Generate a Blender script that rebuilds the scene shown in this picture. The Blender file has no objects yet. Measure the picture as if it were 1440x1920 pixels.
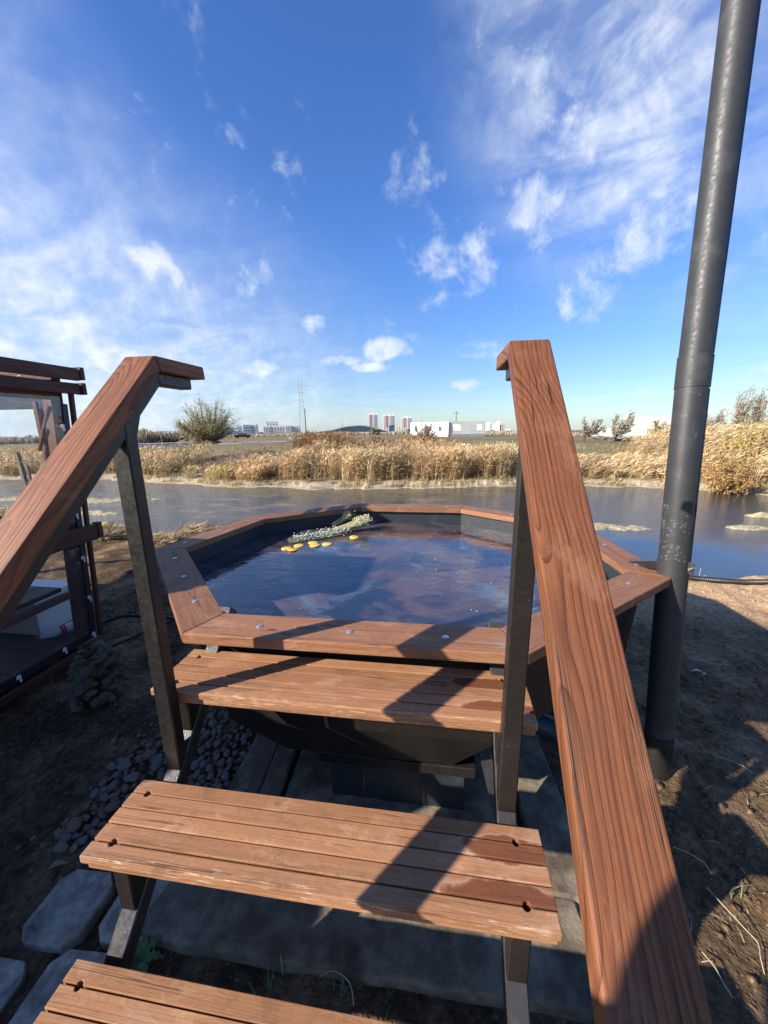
import bpy, bmesh, math, random
import numpy as np
from mathutils import Vector, Matrix, noise as mnoise
random.seed(7); rng = np.random.default_rng(7)
sc = bpy.context.scene
COL = sc.collection
S = 1.4                      # survey units -> metres; survey z -1.68 is the ground level (world z = 0)
def U(x, y, z): return Vector((x*S, y*S, (z+1.68)*S))
def GU(x, y, h=0.):          # plan point surveyed for a level 0.1 higher, carried down to the ground
    return Vector(((.2385+(x-.2385)*1.0825)*S, (-1.0184+(y+1.0184)*1.0825)*S, h))

# ------------------------------------------------------------------ camera
FPX, PITCH, ROLL, YAW = 698.4, math.radians(12.705), math.radians(-0.6685), math.radians(-8.125)
PPX, PPY = 8.42, -3.17
CAM = U(0.2385, -1.0184, -0.3677)
fw = Vector((math.sin(YAW)*math.cos(PITCH), math.cos(YAW)*math.cos(PITCH), -math.sin(PITCH)))
rt = Vector((math.cos(YAW), -math.sin(YAW), 0)); up = rt.cross(fw)
rt, up = rt*math.cos(ROLL)+up*math.sin(ROLL), -rt*math.sin(ROLL)+up*math.cos(ROLL)
cd = bpy.data.cameras.new('camera'); cam = bpy.data.objects.new('camera', cd); COL.objects.link(cam)
cam.matrix_world = Matrix(((rt.x, up.x, -fw.x, CAM.x), (rt.y, up.y, -fw.y, CAM.y), (rt.z, up.z, -fw.z, CAM.z), (0, 0, 0, 1)))
cd.sensor_fit = 'VERTICAL'; cd.sensor_height = 24; cd.sensor_width = 18; cd.lens = FPX/1920*24
cd.shift_x = -PPX/1920; cd.shift_y = PPY/1920
cd.clip_start = 0.02; cd.clip_end = 20000
sc.camera = cam

def ray(px, py):             # direction in the world seen at a point of the photograph (survey helper)
    return (fw + rt*((px-720-PPX)/FPX) - up*((py-960-PPY)/FPX))
def at_y(px, py, Y): d = ray(px, py); return CAM + d*((Y-CAM.y)/d.y)
def at_x(px, py, X): d = ray(px, py); return CAM + d*((X-CAM.x)/d.x)
def at_z(px, py, Z): d = ray(px, py); return CAM + d*((Z-CAM.z)/d.z)
def away(px, D):             # plan position at level distance D in the direction of column px
    d = ray(px, 799); h = Vector((d.x, d.y)); h.normalize(); return Vector((CAM.x+h.x*D, CAM.y+h.y*D))

# ------------------------------------------------------------------ sky, sun, exposure
SUN_AZ, SUN_EL = math.radians(32.5), math.radians(26.5)   # light travels towards +X +Y
sun_to = Vector((-math.cos(SUN_AZ)*math.cos(SUN_EL), -math.sin(SUN_AZ)*math.cos(SUN_EL), math.sin(SUN_EL)))

class G:                     # tiny node-graph helper
    def __init__(s, nt): s.nt = nt
    def n(s, t, **k):
        o = s.nt.nodes.new(t)
        for a, b in k.items(): setattr(o, a, b)
        return o
    def put(s, sock, v):
        if isinstance(v, bpy.types.NodeSocket): s.nt.links.new(v, sock)
        elif v is not None: sock.default_value = v
    def m(s, op, a, b=None, c=None, clamp=False):
        o = s.n('ShaderNodeMath', operation=op, use_clamp=clamp)
        for i, v in enumerate((a, b, c)): s.put(o.inputs[i], v)
        return o.outputs[0]
    def v(s, op, a, b=None, c=None):
        o = s.n('ShaderNodeVectorMath', operation=op)
        s.put(o.inputs[0], a)
        if b is not None: s.put(o.inputs[3] if op == 'SCALE' else o.inputs[1], b)
        if c is not None: s.put(o.inputs[2], c)
        return o.outputs['Value'] if op in ('DOT_PRODUCT', 'LENGTH', 'DISTANCE') else o.outputs[0]
    def xyz(s, v): o = s.n('ShaderNodeSeparateXYZ'); s.put(o.inputs[0], v); return o.outputs
    def comb(s, x, y, z):
        o = s.n('ShaderNodeCombineXYZ')
        for i, q in enumerate((x, y, z)): s.put(o.inputs[i], q)
        return o.outputs[0]
    def noise(s, vec, scale, detail=4, rough=.55, dist=0, color=False):
        o = s.n('ShaderNodeTexNoise'); s.put(o.inputs['Vector'], vec)
        s.put(o.inputs['Scale'], scale); s.put(o.inputs['Detail'], detail); s.put(o.inputs['Roughness'], rough); s.put(o.inputs['Distortion'], dist)
        return o.outputs['Color' if color else 'Fac']
    def voro(s, vec, scale, feature='F1', out='Distance', rnd=1):
        o = s.n('ShaderNodeTexVoronoi', feature=feature); s.put(o.inputs['Vector'], vec); s.put(o.inputs['Scale'], scale); s.put(o.inputs['Randomness'], rnd)
        return o.outputs[out]
    def ramp(s, f, a, b, lo=0., hi=1., smooth=True):
        o = s.n('ShaderNodeMapRange', interpolation_type='SMOOTHSTEP' if smooth else 'LINEAR')
        for i, q in enumerate((f, a, b, lo, hi)): s.put(o.inputs[i], q)
        return o.outputs[0]
    def mix(s, f, a, b, blend='MIX'):
        o = s.n('ShaderNodeMix', data_type='RGBA', blend_type=blend)
        s.put(o.inputs[0], f)
        for i, q in ((6, a), (7, b)):
            if not isinstance(q, bpy.types.NodeSocket): q = (*q, 1) if len(q) == 3 else q
            s.put(o.inputs[i], q)
        return o.outputs[2]
    def bump(s, h, strength, dist, nrm=None):
        o = s.n('ShaderNodeBump'); s.put(o.inputs['Height'], h); s.put(o.inputs['Strength'], strength); s.put(o.inputs['Distance'], dist)
        if nrm is not None: s.put(o.inputs['Normal'], nrm)
        return o.outputs[0]

w = bpy.data.worlds.new('World'); sc.world = w; w.use_nodes = True
g = G(w.node_tree); bg = w.node_tree.nodes['Background']
sky = g.n('ShaderNodeTexSky', sky_type='NISHITA', sun_disc=False, sun_elevation=SUN_EL,
          sun_rotation=math.atan2(sun_to.x, sun_to.y), altitude=300, air_density=1.0, dust_density=.35, ozone_density=2.2)
D = g.n('ShaderNodeTexCoord').outputs['Generated']
D = g.v('NORMALIZE', D)
hs = g.n('ShaderNodeHueSaturation'); g.put(hs.inputs['Color'], sky.outputs[0]); hs.inputs['Saturation'].default_value = 1.13; hs.inputs['Hue'].default_value = .505
skyc = g.mix(1., hs.outputs[0], g.mix(g.ramp(g.xyz(D)[2], .0, .42), (.66, .76, .92), (.80, 1.02, 1.38)), 'MULTIPLY')
dx, dy, dz = g.xyz(D)
hz = g.m('ADD', g.m('MAXIMUM', dz, 0.), .12)
P2 = g.comb(g.m('DIVIDE', dx, hz), g.m('DIVIDE', dy, hz), 0.)           # cloud layer, flat above the land
def rotz(v, a): 
    o = g.n('ShaderNodeVectorRotate', rotation_type='Z_AXIS'); g.put(o.inputs['Vector'], v); o.inputs['Angle'].default_value = a; return o.outputs[0]
fil = g.noise(g.v('MULTIPLY', rotz(P2, .5), (1.0, 1.9, 1)), 1.3, 7, .60, .9)    # streaky cirrus
puf = g.noise(D, 9.0, 6, .62, .35)                                         # small broken cumulus
puf2 = g.noise(D, 26.0, 5, .6, .3)
def blob(px, py, rx, ry, ang=0, soft=1.0):
    c = ray(px, py).normalized(); u = Vector((c.y, -c.x, 0)).normalized(); vv = u.cross(c)
    a = math.radians(ang); u2 = u*math.cos(a)+vv*math.sin(a); v2 = -u*math.sin(a)+vv*math.cos(a)
    k = c.dot(fw)
    s1 = g.m('MULTIPLY', g.m('SUBTRACT', g.v('DOT_PRODUCT', D, tuple(u2)), c.dot(u2)), FPX/k/rx*1.0/ (1/k))
    s2 = g.m('MULTIPLY', g.m('SUBTRACT', g.v('DOT_PRODUCT', D, tuple(v2)), c.dot(v2)), FPX/k/ry*1.0/ (1/k))
    r = g.m('SQRT', g.m('ADD', g.m('MULTIPLY', s1, s1), g.m('MULTIPLY', s2, s2)))
    fr = g.m('GREATER_THAN', g.v('DOT_PRODUCT', D, tuple(c)), 0.)
    return g.m('MULTIPLY', g.ramp(r, 1.1, .0), fr)
def acc(lst):
    o = None
    for b, k in lst:
        q = g.m('MULTIPLY', b, k); o = q if o is None else g.m('MAXIMUM', o, q)
    return o
# veil of thin high cloud on the left and top right
nz = g.m('ADD', g.m('MULTIPLY', fil, .6), g.m('MULTIPLY', puf, .4))
veilA = acc([(blob(-60, 650, 620, 330, -12), 1.15), (blob(150, 500, 300, 120, -25), .55), (blob(60, 600, 330, 120, -5), .95)])
veilA = g.m('MULTIPLY', veilA, g.ramp(nz, .36, .60, .42, 1.0))
veilB = acc([(blob(1170, 110, 210, 270, 15), 1.1), (blob(1190, 270, 140, 130, 0), .75), (blob(1080, 210, 100, 160, 25), .7), (blob(60, 200, 330, 120, -50), .28), (blob(1480, 300, 170, 240, 0), .45)])
veilB = g.m('MULTIPLY', veilB, g.ramp(nz, .40, .62, .16, 1.0))
veil = g.m('MAXIMUM', veilA, veilB, clamp=True)
# broken puffs
pf = acc([(blob(285, 490, 110, 60, -20), .9), (blob(465, 522, 80, 62, -35), .95), (blob(598, 606, 52, 34), .9), (blob(512, 643, 26, 16), .7),
          (blob(820, 485, 75, 58, 20), .95), (blob(890, 465, 60, 70, 30), .9), (blob(1010, 395, 95, 62, -25), 1.0),
          (blob(1205, 450, 150, 78, 32), 1.0), (blob(765, 320, 45, 60, -40), .42), (blob(940, 360, 40, 30), .6), (blob(800, 560, 60, 34, 0), .55),
          (blob(1165, 365, 60, 46), .55), (blob(790, 625, 34, 26), .6), (blob(330, 560, 40, 50, -40), .5), (blob(1040, 175, 70, 180, 40), .7)])
pd = g.m('ADD', g.m('MULTIPLY', puf, .75), g.m('MULTIPLY', puf2, .25))
pfd = g.ramp(g.m('ADD', g.m('MULTIPLY', pf, .80), g.m('MULTIPLY', g.m('SUBTRACT', pd, .5), 3.4)), .17, 1.1)
pfd = g.m('MULTIPLY', pfd, .78)
# flat-based small cumulus low over the horizon
cu = acc([(blob(490, 692, 66, 30), 1), (blob(640, 676, 66, 22), 1), (blob(716, 655, 74, 30), 1), (blob(690, 690, 76, 16), .9), (blob(874, 722, 56, 18), 1),
          (blob(590, 737, 44, 16), .62), (blob(1090, 757, 42, 14), .66), (blob(1210, 735, 30, 12), .9), (blob(745, 757, 22, 10), .6), (blob(1130, 716, 30, 16), .5),
          (blob(1480, 690, 60, 18), .5), (blob(40, 575, 130, 42, -20), .75)])
cud = g.ramp(g.m('ADD', g.m('MULTIPLY', cu, .95), g.m('MULTIPLY', g.m('SUBTRACT', pd, .5), 2.4)), .30, 1.0)
cud = g.m('MULTIPLY', cud, .8)
cden = g.m('MAXIMUM', g.m('MULTIPLY', veil, .85), g.m('MAXIMUM', pfd, cud))
shade = g.ramp(g.noise(g.v('ADD', D, (0, 0, .012)), 26., 4, .6), .35, .7)
ccol = g.mix(shade, (4.6, 5.2, 6.3), (6.5, 6.7, 7.0))
final = g.mix(cden, skyc, ccol)
# thin whitening of the air towards the horizon
final = g.mix(g.m('MULTIPLY', g.m('POWER', g.m('SUBTRACT', 1., g.m('ABSOLUTE', dz), clamp=True), 9.), .25), final, (3.4, 4.9, 6.6))
g.put(bg.inputs[0], final); bg.inputs[1].default_value = .088

sd = bpy.data.lights.new('sun', 'SUN'); sun = bpy.data.objects.new('sun', sd); COL.objects.link(sun)
sd.energy = 5.0; sd.angle = math.radians(.6); sd.color = (1, .91, .80)
sun.rotation_euler = sun_to.to_track_quat('Z', 'Y').to_euler(); sun.location = (-20, -14, 14)
vs = sc.view_settings; vs.view_transform = 'Standard'; vs.look = 'None'; vs.exposure = .95; vs.gamma = 1; vs.use_curve_mapping = False
sc.cycles.max_bounces = 8; sc.cycles.transparent_max_bounces = 16

# ------------------------------------------------------------------ materials
MAT = {}
def mat(name, base=(.5, .5, .5), rough=.6, metal=0, spec=.5):
    m = bpy.data.materials.new(name); m.use_nodes = True; MAT[name] = m
    q = G(m.node_tree); q.b = m.node_tree.nodes['Principled BSDF']; q.mat = m
    q.b.inputs['Base Color'].default_value = (*base, 1); q.b.inputs['Roughness'].default_value = rough
    q.b.inputs['Metallic'].default_value = metal; q.b.inputs['Specular IOR Level'].default_value = spec
    return q
def obj_coord(q, shift=True):
    c = q.n('ShaderNodeTexCoord').outputs['Object']
    if shift:
        r = q.n('ShaderNodeObjectInfo').outputs['Random']
        c = q.v('ADD', c, q.v('SCALE', (17.3, 9.1, 5.7), r))
    return c

def wood(name, early, late, ring=110., wear=.25, rough=.55, crack=.5, stain=None, ringamt=.85, wander=1., streak=.5, mottle=.5, grey=(.30, .26, .23), blotch=.35):
    q = mat(name, rough=rough, spec=.26)
    tc = q.n('ShaderNodeTexCoord').outputs['Object']; r = q.n('ShaderNodeObjectInfo').outputs['Random']
    c = q.v('ADD', tc, q.v('SCALE', (31.3, 0, 0), r))
    x, y, z = q.xyz(c)
    lowc = q.comb(q.m('MULTIPLY', x, 1.6), q.m('MULTIPLY', y, 7.), q.m('MULTIPLY', z, 7.))
    wv = q.noise(lowc, 1., 2, .5)
    wv2 = q.noise(q.v('SCALE', q.comb(q.m('MULTIPLY', x, .6), y, z), 3.), 1., 1, .5)
    yo = q.m('ADD', y, q.m('MULTIPLY', q.m('SUBTRACT', r, .5), .10))
    zo = q.m('ADD', q.m('ADD', z, .02), q.m('MULTIPLY', q.m('SUBTRACT', wv2, .5), .22*wander))
    rad = q.m('SQRT', q.m('ADD', q.m('MULTIPLY', yo, yo), q.m('MULTIPLY', zo, zo)))
    rad = q.m('ADD', rad, q.m('MULTIPLY', wv, .028*wander))
    rad = q.m('ADD', rad, q.m('MULTIPLY', q.noise(q.comb(0., q.m('MULTIPLY', rad, 55.), 0.), 1., 2, .5), .012))
    fr = q.m('FRACT', q.m('MULTIPLY', rad, ring))
    prof = q.m('MULTIPLY', q.m('POWER', fr, 3.0), q.ramp(fr, 1.0, .93))
    fine = q.noise(q.comb(q.m('MULTIPLY', x, 4.), q.m('MULTIPLY', y, 420.), q.m('MULTIPLY', z, 420.)), 1., 3, .6)
    fine2 = q.noise(q.comb(q.m('MULTIPLY', x, 60.), q.m('MULTIPLY', y, 900.), q.m('MULTIPLY', z, 900.)), 1., 2, .6)
    blo = q.noise(q.comb(q.m('MULTIPLY', x, 3.), q.m('MULTIPLY', y, 11.), q.m('MULTIPLY', z, 11.)), 1., 5, .62)
    col = q.mix(q.m('MULTIPLY', prof, ringamt), early, late)
    band = q.noise(q.comb(q.m('MULTIPLY', x, 1.1), q.m('MULTIPLY', q.m('ADD', y, q.m('MULTIPLY', wv, .03)), 85.), q.m('MULTIPLY', z, 85.)), 1., 5, .68)
    pore = q.noise(q.comb(q.m('MULTIPLY', x, 26.), q.m('MULTIPLY', y, 760.), q.m('MULTIPLY', z, 760.)), 1., 2, .5)
    col = q.mix(q.ramp(fine, .35, .75, 0, .42), col, late)
    col = q.mix(q.ramp(band, .46, .68, 0, streak), col, late)
    col = q.mix(q.ramp(band, .45, .30, 0, streak*.5), col, tuple(min(1, k*1.35) for k in early))
    col = q.mix(q.ramp(pore, .60, .70, 0, .5), col, tuple(k*.6 for k in late))
    col = q.mix(q.ramp(blo, .62 - blotch*.3, .80, 0, .55), col, tuple(k*.62 for k in early))
    col = q.mix(q.ramp(blo, .46, .25, 0, wear), col, grey)
    mo = q.noise(q.comb(q.m('MULTIPLY', x, 5.), q.m('MULTIPLY', y, 9.), q.m('MULTIPLY', z, 9.)), 1., 7, .72, .6)
    mo2 = q.noise(q.comb(q.m('MULTIPLY', x, 38.), q.m('MULTIPLY', y, 60.), q.m('MULTIPLY', z, 60.)), 1., 4, .7)
    dk = tuple(k*.50+.012 for k in early); lt = (min(1, early[0]*1.12+.02), early[1]*1.28+.02, early[2]*1.45+.02)
    col = q.mix(q.ramp(mo, .47, .34, 0, mottle), col, dk); col = q.mix(q.ramp(mo, .53, .66, 0, mottle*.9), col, lt)
    col = q.mix(q.ramp(mo2, .54, .70, 0, mottle*.55), col, dk)
    col = q.mix(1., col, q.mix(q.m('FRACT', q.m('MULTIPLY', r, 7.31)), (.80, .77, .76), (1.10, 1.10, 1.10)), 'MULTIPLY')
    # drying cracks along the fibre
    ck = q.noise(q.comb(q.m('MULTIPLY', x, .45), q.m('MULTIPLY', q.m('ADD', y, q.m('MULTIPLY', wv, .012)), 62.), q.m('MULTIPLY', z, 95.)), 1., 2, .5)
    ckm = q.ramp(q.m('ABSOLUTE', q.m('SUBTRACT', ck, .5)), .011, .004)
    ckm = q.m('MULTIPLY', ckm, q.ramp(q.noise(q.comb(q.m('MULTIPLY', x, 2.2), q.m('MULTIPLY', y, 18.), q.m('MULTIPLY', z, 18.)), 1., 2), .48, .55))
    ckm = q.m('MULTIPLY', ckm, crack)
    col = q.mix(ckm, col, (.035, .015, .008))
    wetf = None
    P = q.n('ShaderNodeNewGeometry').outputs['Position']
    if stain == 'front':     # pale splintered arris and chips
        o = q.noise(q.comb(q.m('MULTIPLY', x, 14.), q.m('MULTIPLY', y, 160.), q.m('MULTIPLY', z, 160.)), 1., 4, .7)
        ed = q.m('MULTIPLY', q.ramp(y, -.006, -.030), q.ramp(o, .57, .64))
        col = q.mix(q.m('MULTIPLY', ed, .65), col, (.66, .50, .36))
    if wear > 0.2:
        dn = q.noise(q.comb(q.m('MULTIPLY', x, 9.), q.m('MULTIPLY', y, 26.), z), 1., 6, .75, 1.2)
        col = q.mix(q.ramp(dn, .70, .76, 0, .45), col, (.60, .47, .37))
        sp = q.voro(P, 70.); col = q.mix(q.m('MULTIPLY', q.ramp(sp, .16, .08), q.ramp(q.noise(P, 9., 2), .56, .62)), col, tuple(k*.35 for k in early))
    if WET.get(name):
        wn = q.m('MULTIPLY', q.m('SUBTRACT', q.noise(P, 16., 5, .65), .5), .9)
        tot = None; px_, py_, pz_ = q.xyz(P)
        for (cx, cy, rx, ry) in WET[name]:
            a = q.m('DIVIDE', q.m('SUBTRACT', px_, cx), rx); b = q.m('DIVIDE', q.m('SUBTRACT', py_, cy), ry)
            rr = q.m('ADD', q.m('SQRT', q.m('ADD', q.m('MULTIPLY', a, a), q.m('MULTIPLY', b, b))), wn)
            tot = rr if tot is None else q.m('MINIMUM', tot, rr)
        wet = q.ramp(tot, 1.06, .86); ringp = q.m('MULTIPLY', q.ramp(tot, 1.22, 1.05), q.ramp(tot, 1.0, 1.05))
        col = q.mix(q.m('MULTIPLY', ringp, .16), col, (.62, .50, .42))
        col = q.mix(q.m('MULTIPLY', wet, .74), col, (.125, .034, .016)); wetf = wet
    if name in KNOT:
        nz = q.m('MULTIPLY', q.m('SUBTRACT', q.noise(P, 60., 3), .5), .5); pv = q.xyz(P); tot = None
        for (cx, cy, rx, ry) in KNOT[name]:
            a = q.m('DIVIDE', q.m('SUBTRACT', pv[0], cx), rx); b = q.m('DIVIDE', q.m('SUBTRACT', pv[1], cy), ry)
            rr = q.m('SQRT', q.m('ADD', q.m('MULTIPLY', a, a), q.m('MULTIPLY', b, b))); tot = rr if tot is None else q.m('MINIMUM', tot, rr)
        tot = q.m('ADD', tot, nz); kr = q.ramp(q.m('SINE', q.m('MULTIPLY', tot, 13.)), .2, .9)
        col = q.mix(q.m('MULTIPLY', q.m('MULTIPLY', kr, q.ramp(tot, 1.5, .5)), .6), col, tuple(k*.35 for k in early)); col = q.mix(q.ramp(tot, .55, .2, 0, .55), col, tuple(k*.42 for k in early))
    q.put(q.b.inputs['Base Color'], col)
    ro = q.ramp(fine, .3, .8, rough-.08, rough+.14)
    if wetf is not None: ro = q.m('SUBTRACT', ro, q.m('MULTIPLY', wetf, .28))
    q.put(q.b.inputs['Roughness'], ro)
    h = q.m('ADD', q.m('ADD', q.m('MULTIPLY', prof, .35), q.m('MULTIPLY', fine, .5)), q.m('ADD', q.m('MULTIPLY', fine2, .3), q.m('MULTIPLY', ckm, -2.2)))
    q.put(q.b.inputs['Normal'], q.bump(h, .42, .0014))
    return q.mat

RZ = -.895                   # survey height of the tub rim
W2 = lambda x, y: (x*S, y*S)
WET = {'step_wood': [(*W2(.385, -.425), .13, .035), (*W2(.37, -.515), .155, .052), (*W2(.36, -.20), .12, .028), (*W2(.385, -.285), .135, .036), (*W2(.40, -.63), .12, .04)],
       'rim_wood': [(*W2(-.11, -.150), .05, .018), (*W2(-.15, -.185), .035, .014), (*W2(-.05, -.13), .05, .012), (*W2(-.2, -.17), .022, .01)]}
def kz_(px, py, z, rx=.016, ry=.011): p = at_z(px, py, U(0, 0, z).z); return (p.x, p.y, rx, ry)
KNOT = {'step_wood': [kz_(520, 1508, -1.182, .020, .014), kz_(805, 1530, -1.182), kz_(752, 1252, -.982, .018, .013), kz_(352, 1228, -.982), kz_(312, 1225, -.982), kz_(830, 1285, -.982)], 'step_edge_wood': [kz_(628, 1338, -.985, .010, .008)], 'rim_wood': [kz_(322, 1080, RZ, .03, .015)]}
mrail = wood('rail_wood', (.285, .112, .047), (.055, .017, .009), ring=88., wear=.14, rough=.56, crack=1.0, grey=(.17, .115, .085), wander=1.5, streak=.50, ringamt=.90, mottle=.55)
mstep = wood('step_wood', (.44, .228, .114), (.18, .070, .032), ring=120., wear=.34, rough=.60, crack=.6, ringamt=.16, wander=1.4, streak=.26, mottle=.75, blotch=.45, grey=(.36, .27, .20))
mstepf = wood('step_edge_wood', (.44, .228, .114), (.18, .070, .032), ring=120., wear=.34, rough=.60, crack=.6, ringamt=.16, wander=1.4, streak=.26, mottle=.75, stain='front', blotch=.45, grey=(.36, .27, .20))
mrim = wood('rim_wood', (.32, .152, .076), (.13, .048, .023), ring=105., wear=.45, rough=.58, crack=.7, ringamt=.40, wander=1.4, streak=.35, mottle=.65, grey=(.30, .24, .20))
mdark = wood('dark_brown_wood', (.125, .045, .030), (.05, .017, .012), ring=90., wear=.18, rough=.55, crack=.8, grey=(.12, .08, .07))
mfloor = wood('deck_floor_wood', (.060, .030, .024), (.03, .015, .012), ring=90., wear=.4, rough=.6, crack=.8, grey=(.10, .08, .075))
mgrey = wood('weathered_grey_wood', (.20, .16, .12), (.10, .08, .06), ring=90., wear=.4, rough=.8, crack=1.)

def steel(name, base, rough, bumpiness=.25, dust=(.16, .15, .13), dustamt=.25, spec=.5):
    q = mat(name, base, rough, 0, spec); P = obj_coord(q)
    n1 = q.noise(P, 60., 4, .6); n2 = q.noise(P, 7., 5, .6); sp = q.voro(P, 55.)
    col = q.mix(q.ramp(n2, .52, .75, 0, dustamt), base, dust)
    col = q.mix(q.m('MULTIPLY', q.ramp(sp, .14, .08), q.ramp(q.noise(P, 13., 2), .55, .62)), col, tuple(k*1.6+.05 for k in base))
    q.put(q.b.inputs['Base Color'], col)
    q.put(q.b.inputs['Roughness'], q.ramp(n1, .3, .7, rough-.08, rough+.1))
    q.put(q.b.inputs['Normal'], q.bump(q.m('ADD', n1, q.m('MULTIPLY', q.ramp(sp, .2, .05), .8)), bumpiness, .0012))
    return q.mat
mblack = steel('black_painted_steel', (.016, .0135, .0115), .42, dustamt=.14, dust=(.10, .085, .07))
mstr = steel('worn_tube_steel', (.040, .036, .032), .34, dustamt=.55, dust=(.20, .19, .17))
mtub = steel('tub_blue_black_steel', (.022, .028, .034), .48, dustamt=.35, dust=(.10, .105, .10))
mpipe = steel('stovepipe_steel', (.030, .031, .031), .52, .10, dustamt=.32, dust=(.12, .12, .115))
mbolt = mat('galvanised_bolt', (.62, .63, .62), .35, .85).mat

q = mat('stovepipe_speckled_steel', (.04, .041, .042), .5); P = q.n('ShaderNodeNewGeometry').outputs['Position']; z_ = q.xyz(P)[2]
n2 = q.noise(P, 8., 5, .6); band = q.m('MULTIPLY', q.ramp(z_, 1.09, 1.2), q.ramp(z_, 1.62, 1.3))
vo = q.voro(P, 62.); vb = q.voro(P, 30.)
spots = q.m('MULTIPLY', q.m('MAXIMUM', q.ramp(vo, .40, .14), q.ramp(vb, .26, .12)), q.ramp(q.m('ADD', q.noise(P, 16., 3), q.m('MULTIPLY', band, .22)), .60, .68))
drip = q.m('MULTIPLY', q.ramp(q.noise(q.v('MULTIPLY', P, (1, 1, .12)), 45., 3), .63, .70), q.ramp(q.noise(P, 5., 2), .48, .58))
col = q.mix(q.ramp(n2, .45, .75, 0, .35), (.029, .030, .030), (.072, .071, .067))
col = q.mix(q.m('MULTIPLY', spots, .55), col, (.16, .16, .15)); col = q.mix(q.m('MULTIPLY', drip, .35), col, (.22, .22, .20))
q.put(q.b.inputs['Base Color'], col); q.put(q.b.inputs['Normal'], q.bump(q.noise(P, 90., 3), .2, .001))
mpipes = q.mat

# ------------------------------------------------------------------ object helpers
WM = {}
def tagp(o, label=None, cat=None, group=None, kind=None):
    if label: o['label'] = label
    if cat: o['category'] = cat
    if group: o['group'] = group
    if kind: o['kind'] = kind
    return o
def thing(name, label, cat, loc=(0, 0, 0), group=None, kind=None):
    o = bpy.data.objects.new(name, None); COL.objects.link(o); o.location = loc; o.empty_display_size = .1
    WM[o.name] = Matrix.Translation(Vector(loc)); return tagp(o, label, cat, group, kind)
def link(name, me, mt, parent=None, M=None):
    o = bpy.data.objects.new(name, me); COL.objects.link(o)
    if mt is not None and not me.materials: me.materials.append(mt)
    M = M if M is not None else Matrix.Identity(4)
    WM[o.name] = M.copy()
    if parent is not None:
        o.parent = parent; o.matrix_basis = WM[parent.name].inverted() @ M
    else: o.matrix_basis = M
    return o
def mesh_from(name, V, F, smooth=False):
    me = bpy.data.meshes.new(name); me.from_pydata([tuple(v) for v in V], [], [tuple(f) for f in F]); me.update()
    if smooth:
        for p in me.polygons: p.use_smooth = True
    return me
def bm_to(name, bm, smooth=False):
    bmesh.ops.recalc_face_normals(bm, faces=bm.faces)
    me = bpy.data.meshes.new(name); bm.to_mesh(me); bm.free()
    if smooth:
        for p in me.polygons: p.use_smooth = True
    return me
def frame(o, x, z):
    x = Vector(x).normalized(); z = Vector(z); z = (z - x*z.dot(x)).normalized(); y = z.cross(x)
    return Matrix(((x.x, y.x, z.x, o.x), (x.y, y.y, z.y, o.y), (x.z, y.z, z.z, o.z), (0, 0, 0, 1)))
def prism(name, top, down, xdir, mt, parent=None, bev=.003, segs=2):
    """solid with polygon face `top`, swept by vector `down`; local X runs along xdir"""
    top = [Vector(p) for p in top]; down = Vector(down); c = sum(top, Vector())/len(top)
    M = frame(c, xdir, -down); Mi = M.inverted(); bm = bmesh.new()
    a = [bm.verts.new(Mi @ p) for p in top]; b = [bm.verts.new(Mi @ (p+down)) for p in top]; n = len(a)
    bm.faces.new(a); bm.faces.new(b[::-1])
    for i in range(n): bm.faces.new((a[i], b[i], b[(i+1) % n], a[(i+1) % n]))
    bmesh.ops.recalc_face_normals(bm, faces=bm.faces)
    if bev: bmesh.ops.bevel(bm, geom=[e for e in bm.edges if e.calc_face_angle(0) > .6], offset=bev, segments=segs, affect='EDGES', profile=.5, clamp_overlap=True)
    return link(name, bm_to(name, bm), mt, parent, M)
def beam(name, A, B, wd, th, mt, parent=None, upv=(0, 0, 1), bev=.003, segs=1):
    """square tube or board from A to B (centre line), width wd, thickness th along upv"""
    A, B = Vector(A), Vector(B); x = (B-A).normalized(); z = Vector(upv); z = (z-x*z.dot(x)).normalized(); y = z.cross(x)
    t = [A-y*wd/2+z*th/2, B-y*wd/2+z*th/2, B+y*wd/2+z*th/2, A+y*wd/2+z*th/2]
    return prism(name, t, -z*th, x, mt, parent, bev, segs)
def box(name, lo, hi, mt, parent=None, bev=.003, xdir=(1, 0, 0)):
    lo, hi = Vector(lo), Vector(hi)
    return prism(name, [(lo.x, lo.y, hi.z), (hi.x, lo.y, hi.z), (hi.x, hi.y, hi.z), (lo.x, hi.y, hi.z)], (0, 0, lo.z-hi.z), xdir, mt, parent, bev, 1)
def tube_mesh(pts, rad, n=8, caps=True, squash=None):
    pts = [Vector(p) for p in pts]; V = []; F = []
    prev = None
    for i, p in enumerate(pts):
        t = (pts[min(i+1, len(pts)-1)]-pts[max(i-1, 0)]).normalized()
        a = prev if prev is not None else (Vector((0, 0, 1)) if abs(t.z) < .9 else Vector((1, 0, 0)))
        a = (a-t*a.dot(t)).normalized(); prev = a; b = t.cross(a); r = rad[i] if hasattr(rad, '__len__') else rad
        for k in range(n):
            an = 2*math.pi*k/n; V.append(p+a*math.cos(an)*r+b*math.sin(an)*r)
    for i in range(len(pts)-1):
        for k in range(n):
            F.append((i*n+k, i*n+(k+1) % n, (i+1)*n+(k+1) % n, (i+1)*n+k))
    if caps: F.append(tuple(range(n))[::-1]); F.append(tuple((len(pts)-1)*n+k for k in range(n)))
    return V, F
def tube(name, pts, rad, mt, parent=None, n=8, smooth=True):
    V, F = tube_mesh(pts, rad, n); o = link(name, mesh_from(name, V, F), mt, parent)
    if smooth:
        for p in o.data.polygons: p.use_smooth = len(p.vertices) == 4
        
    if smooth: o.data.set_sharp_from_angle(angle=.7)
    return o
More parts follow.
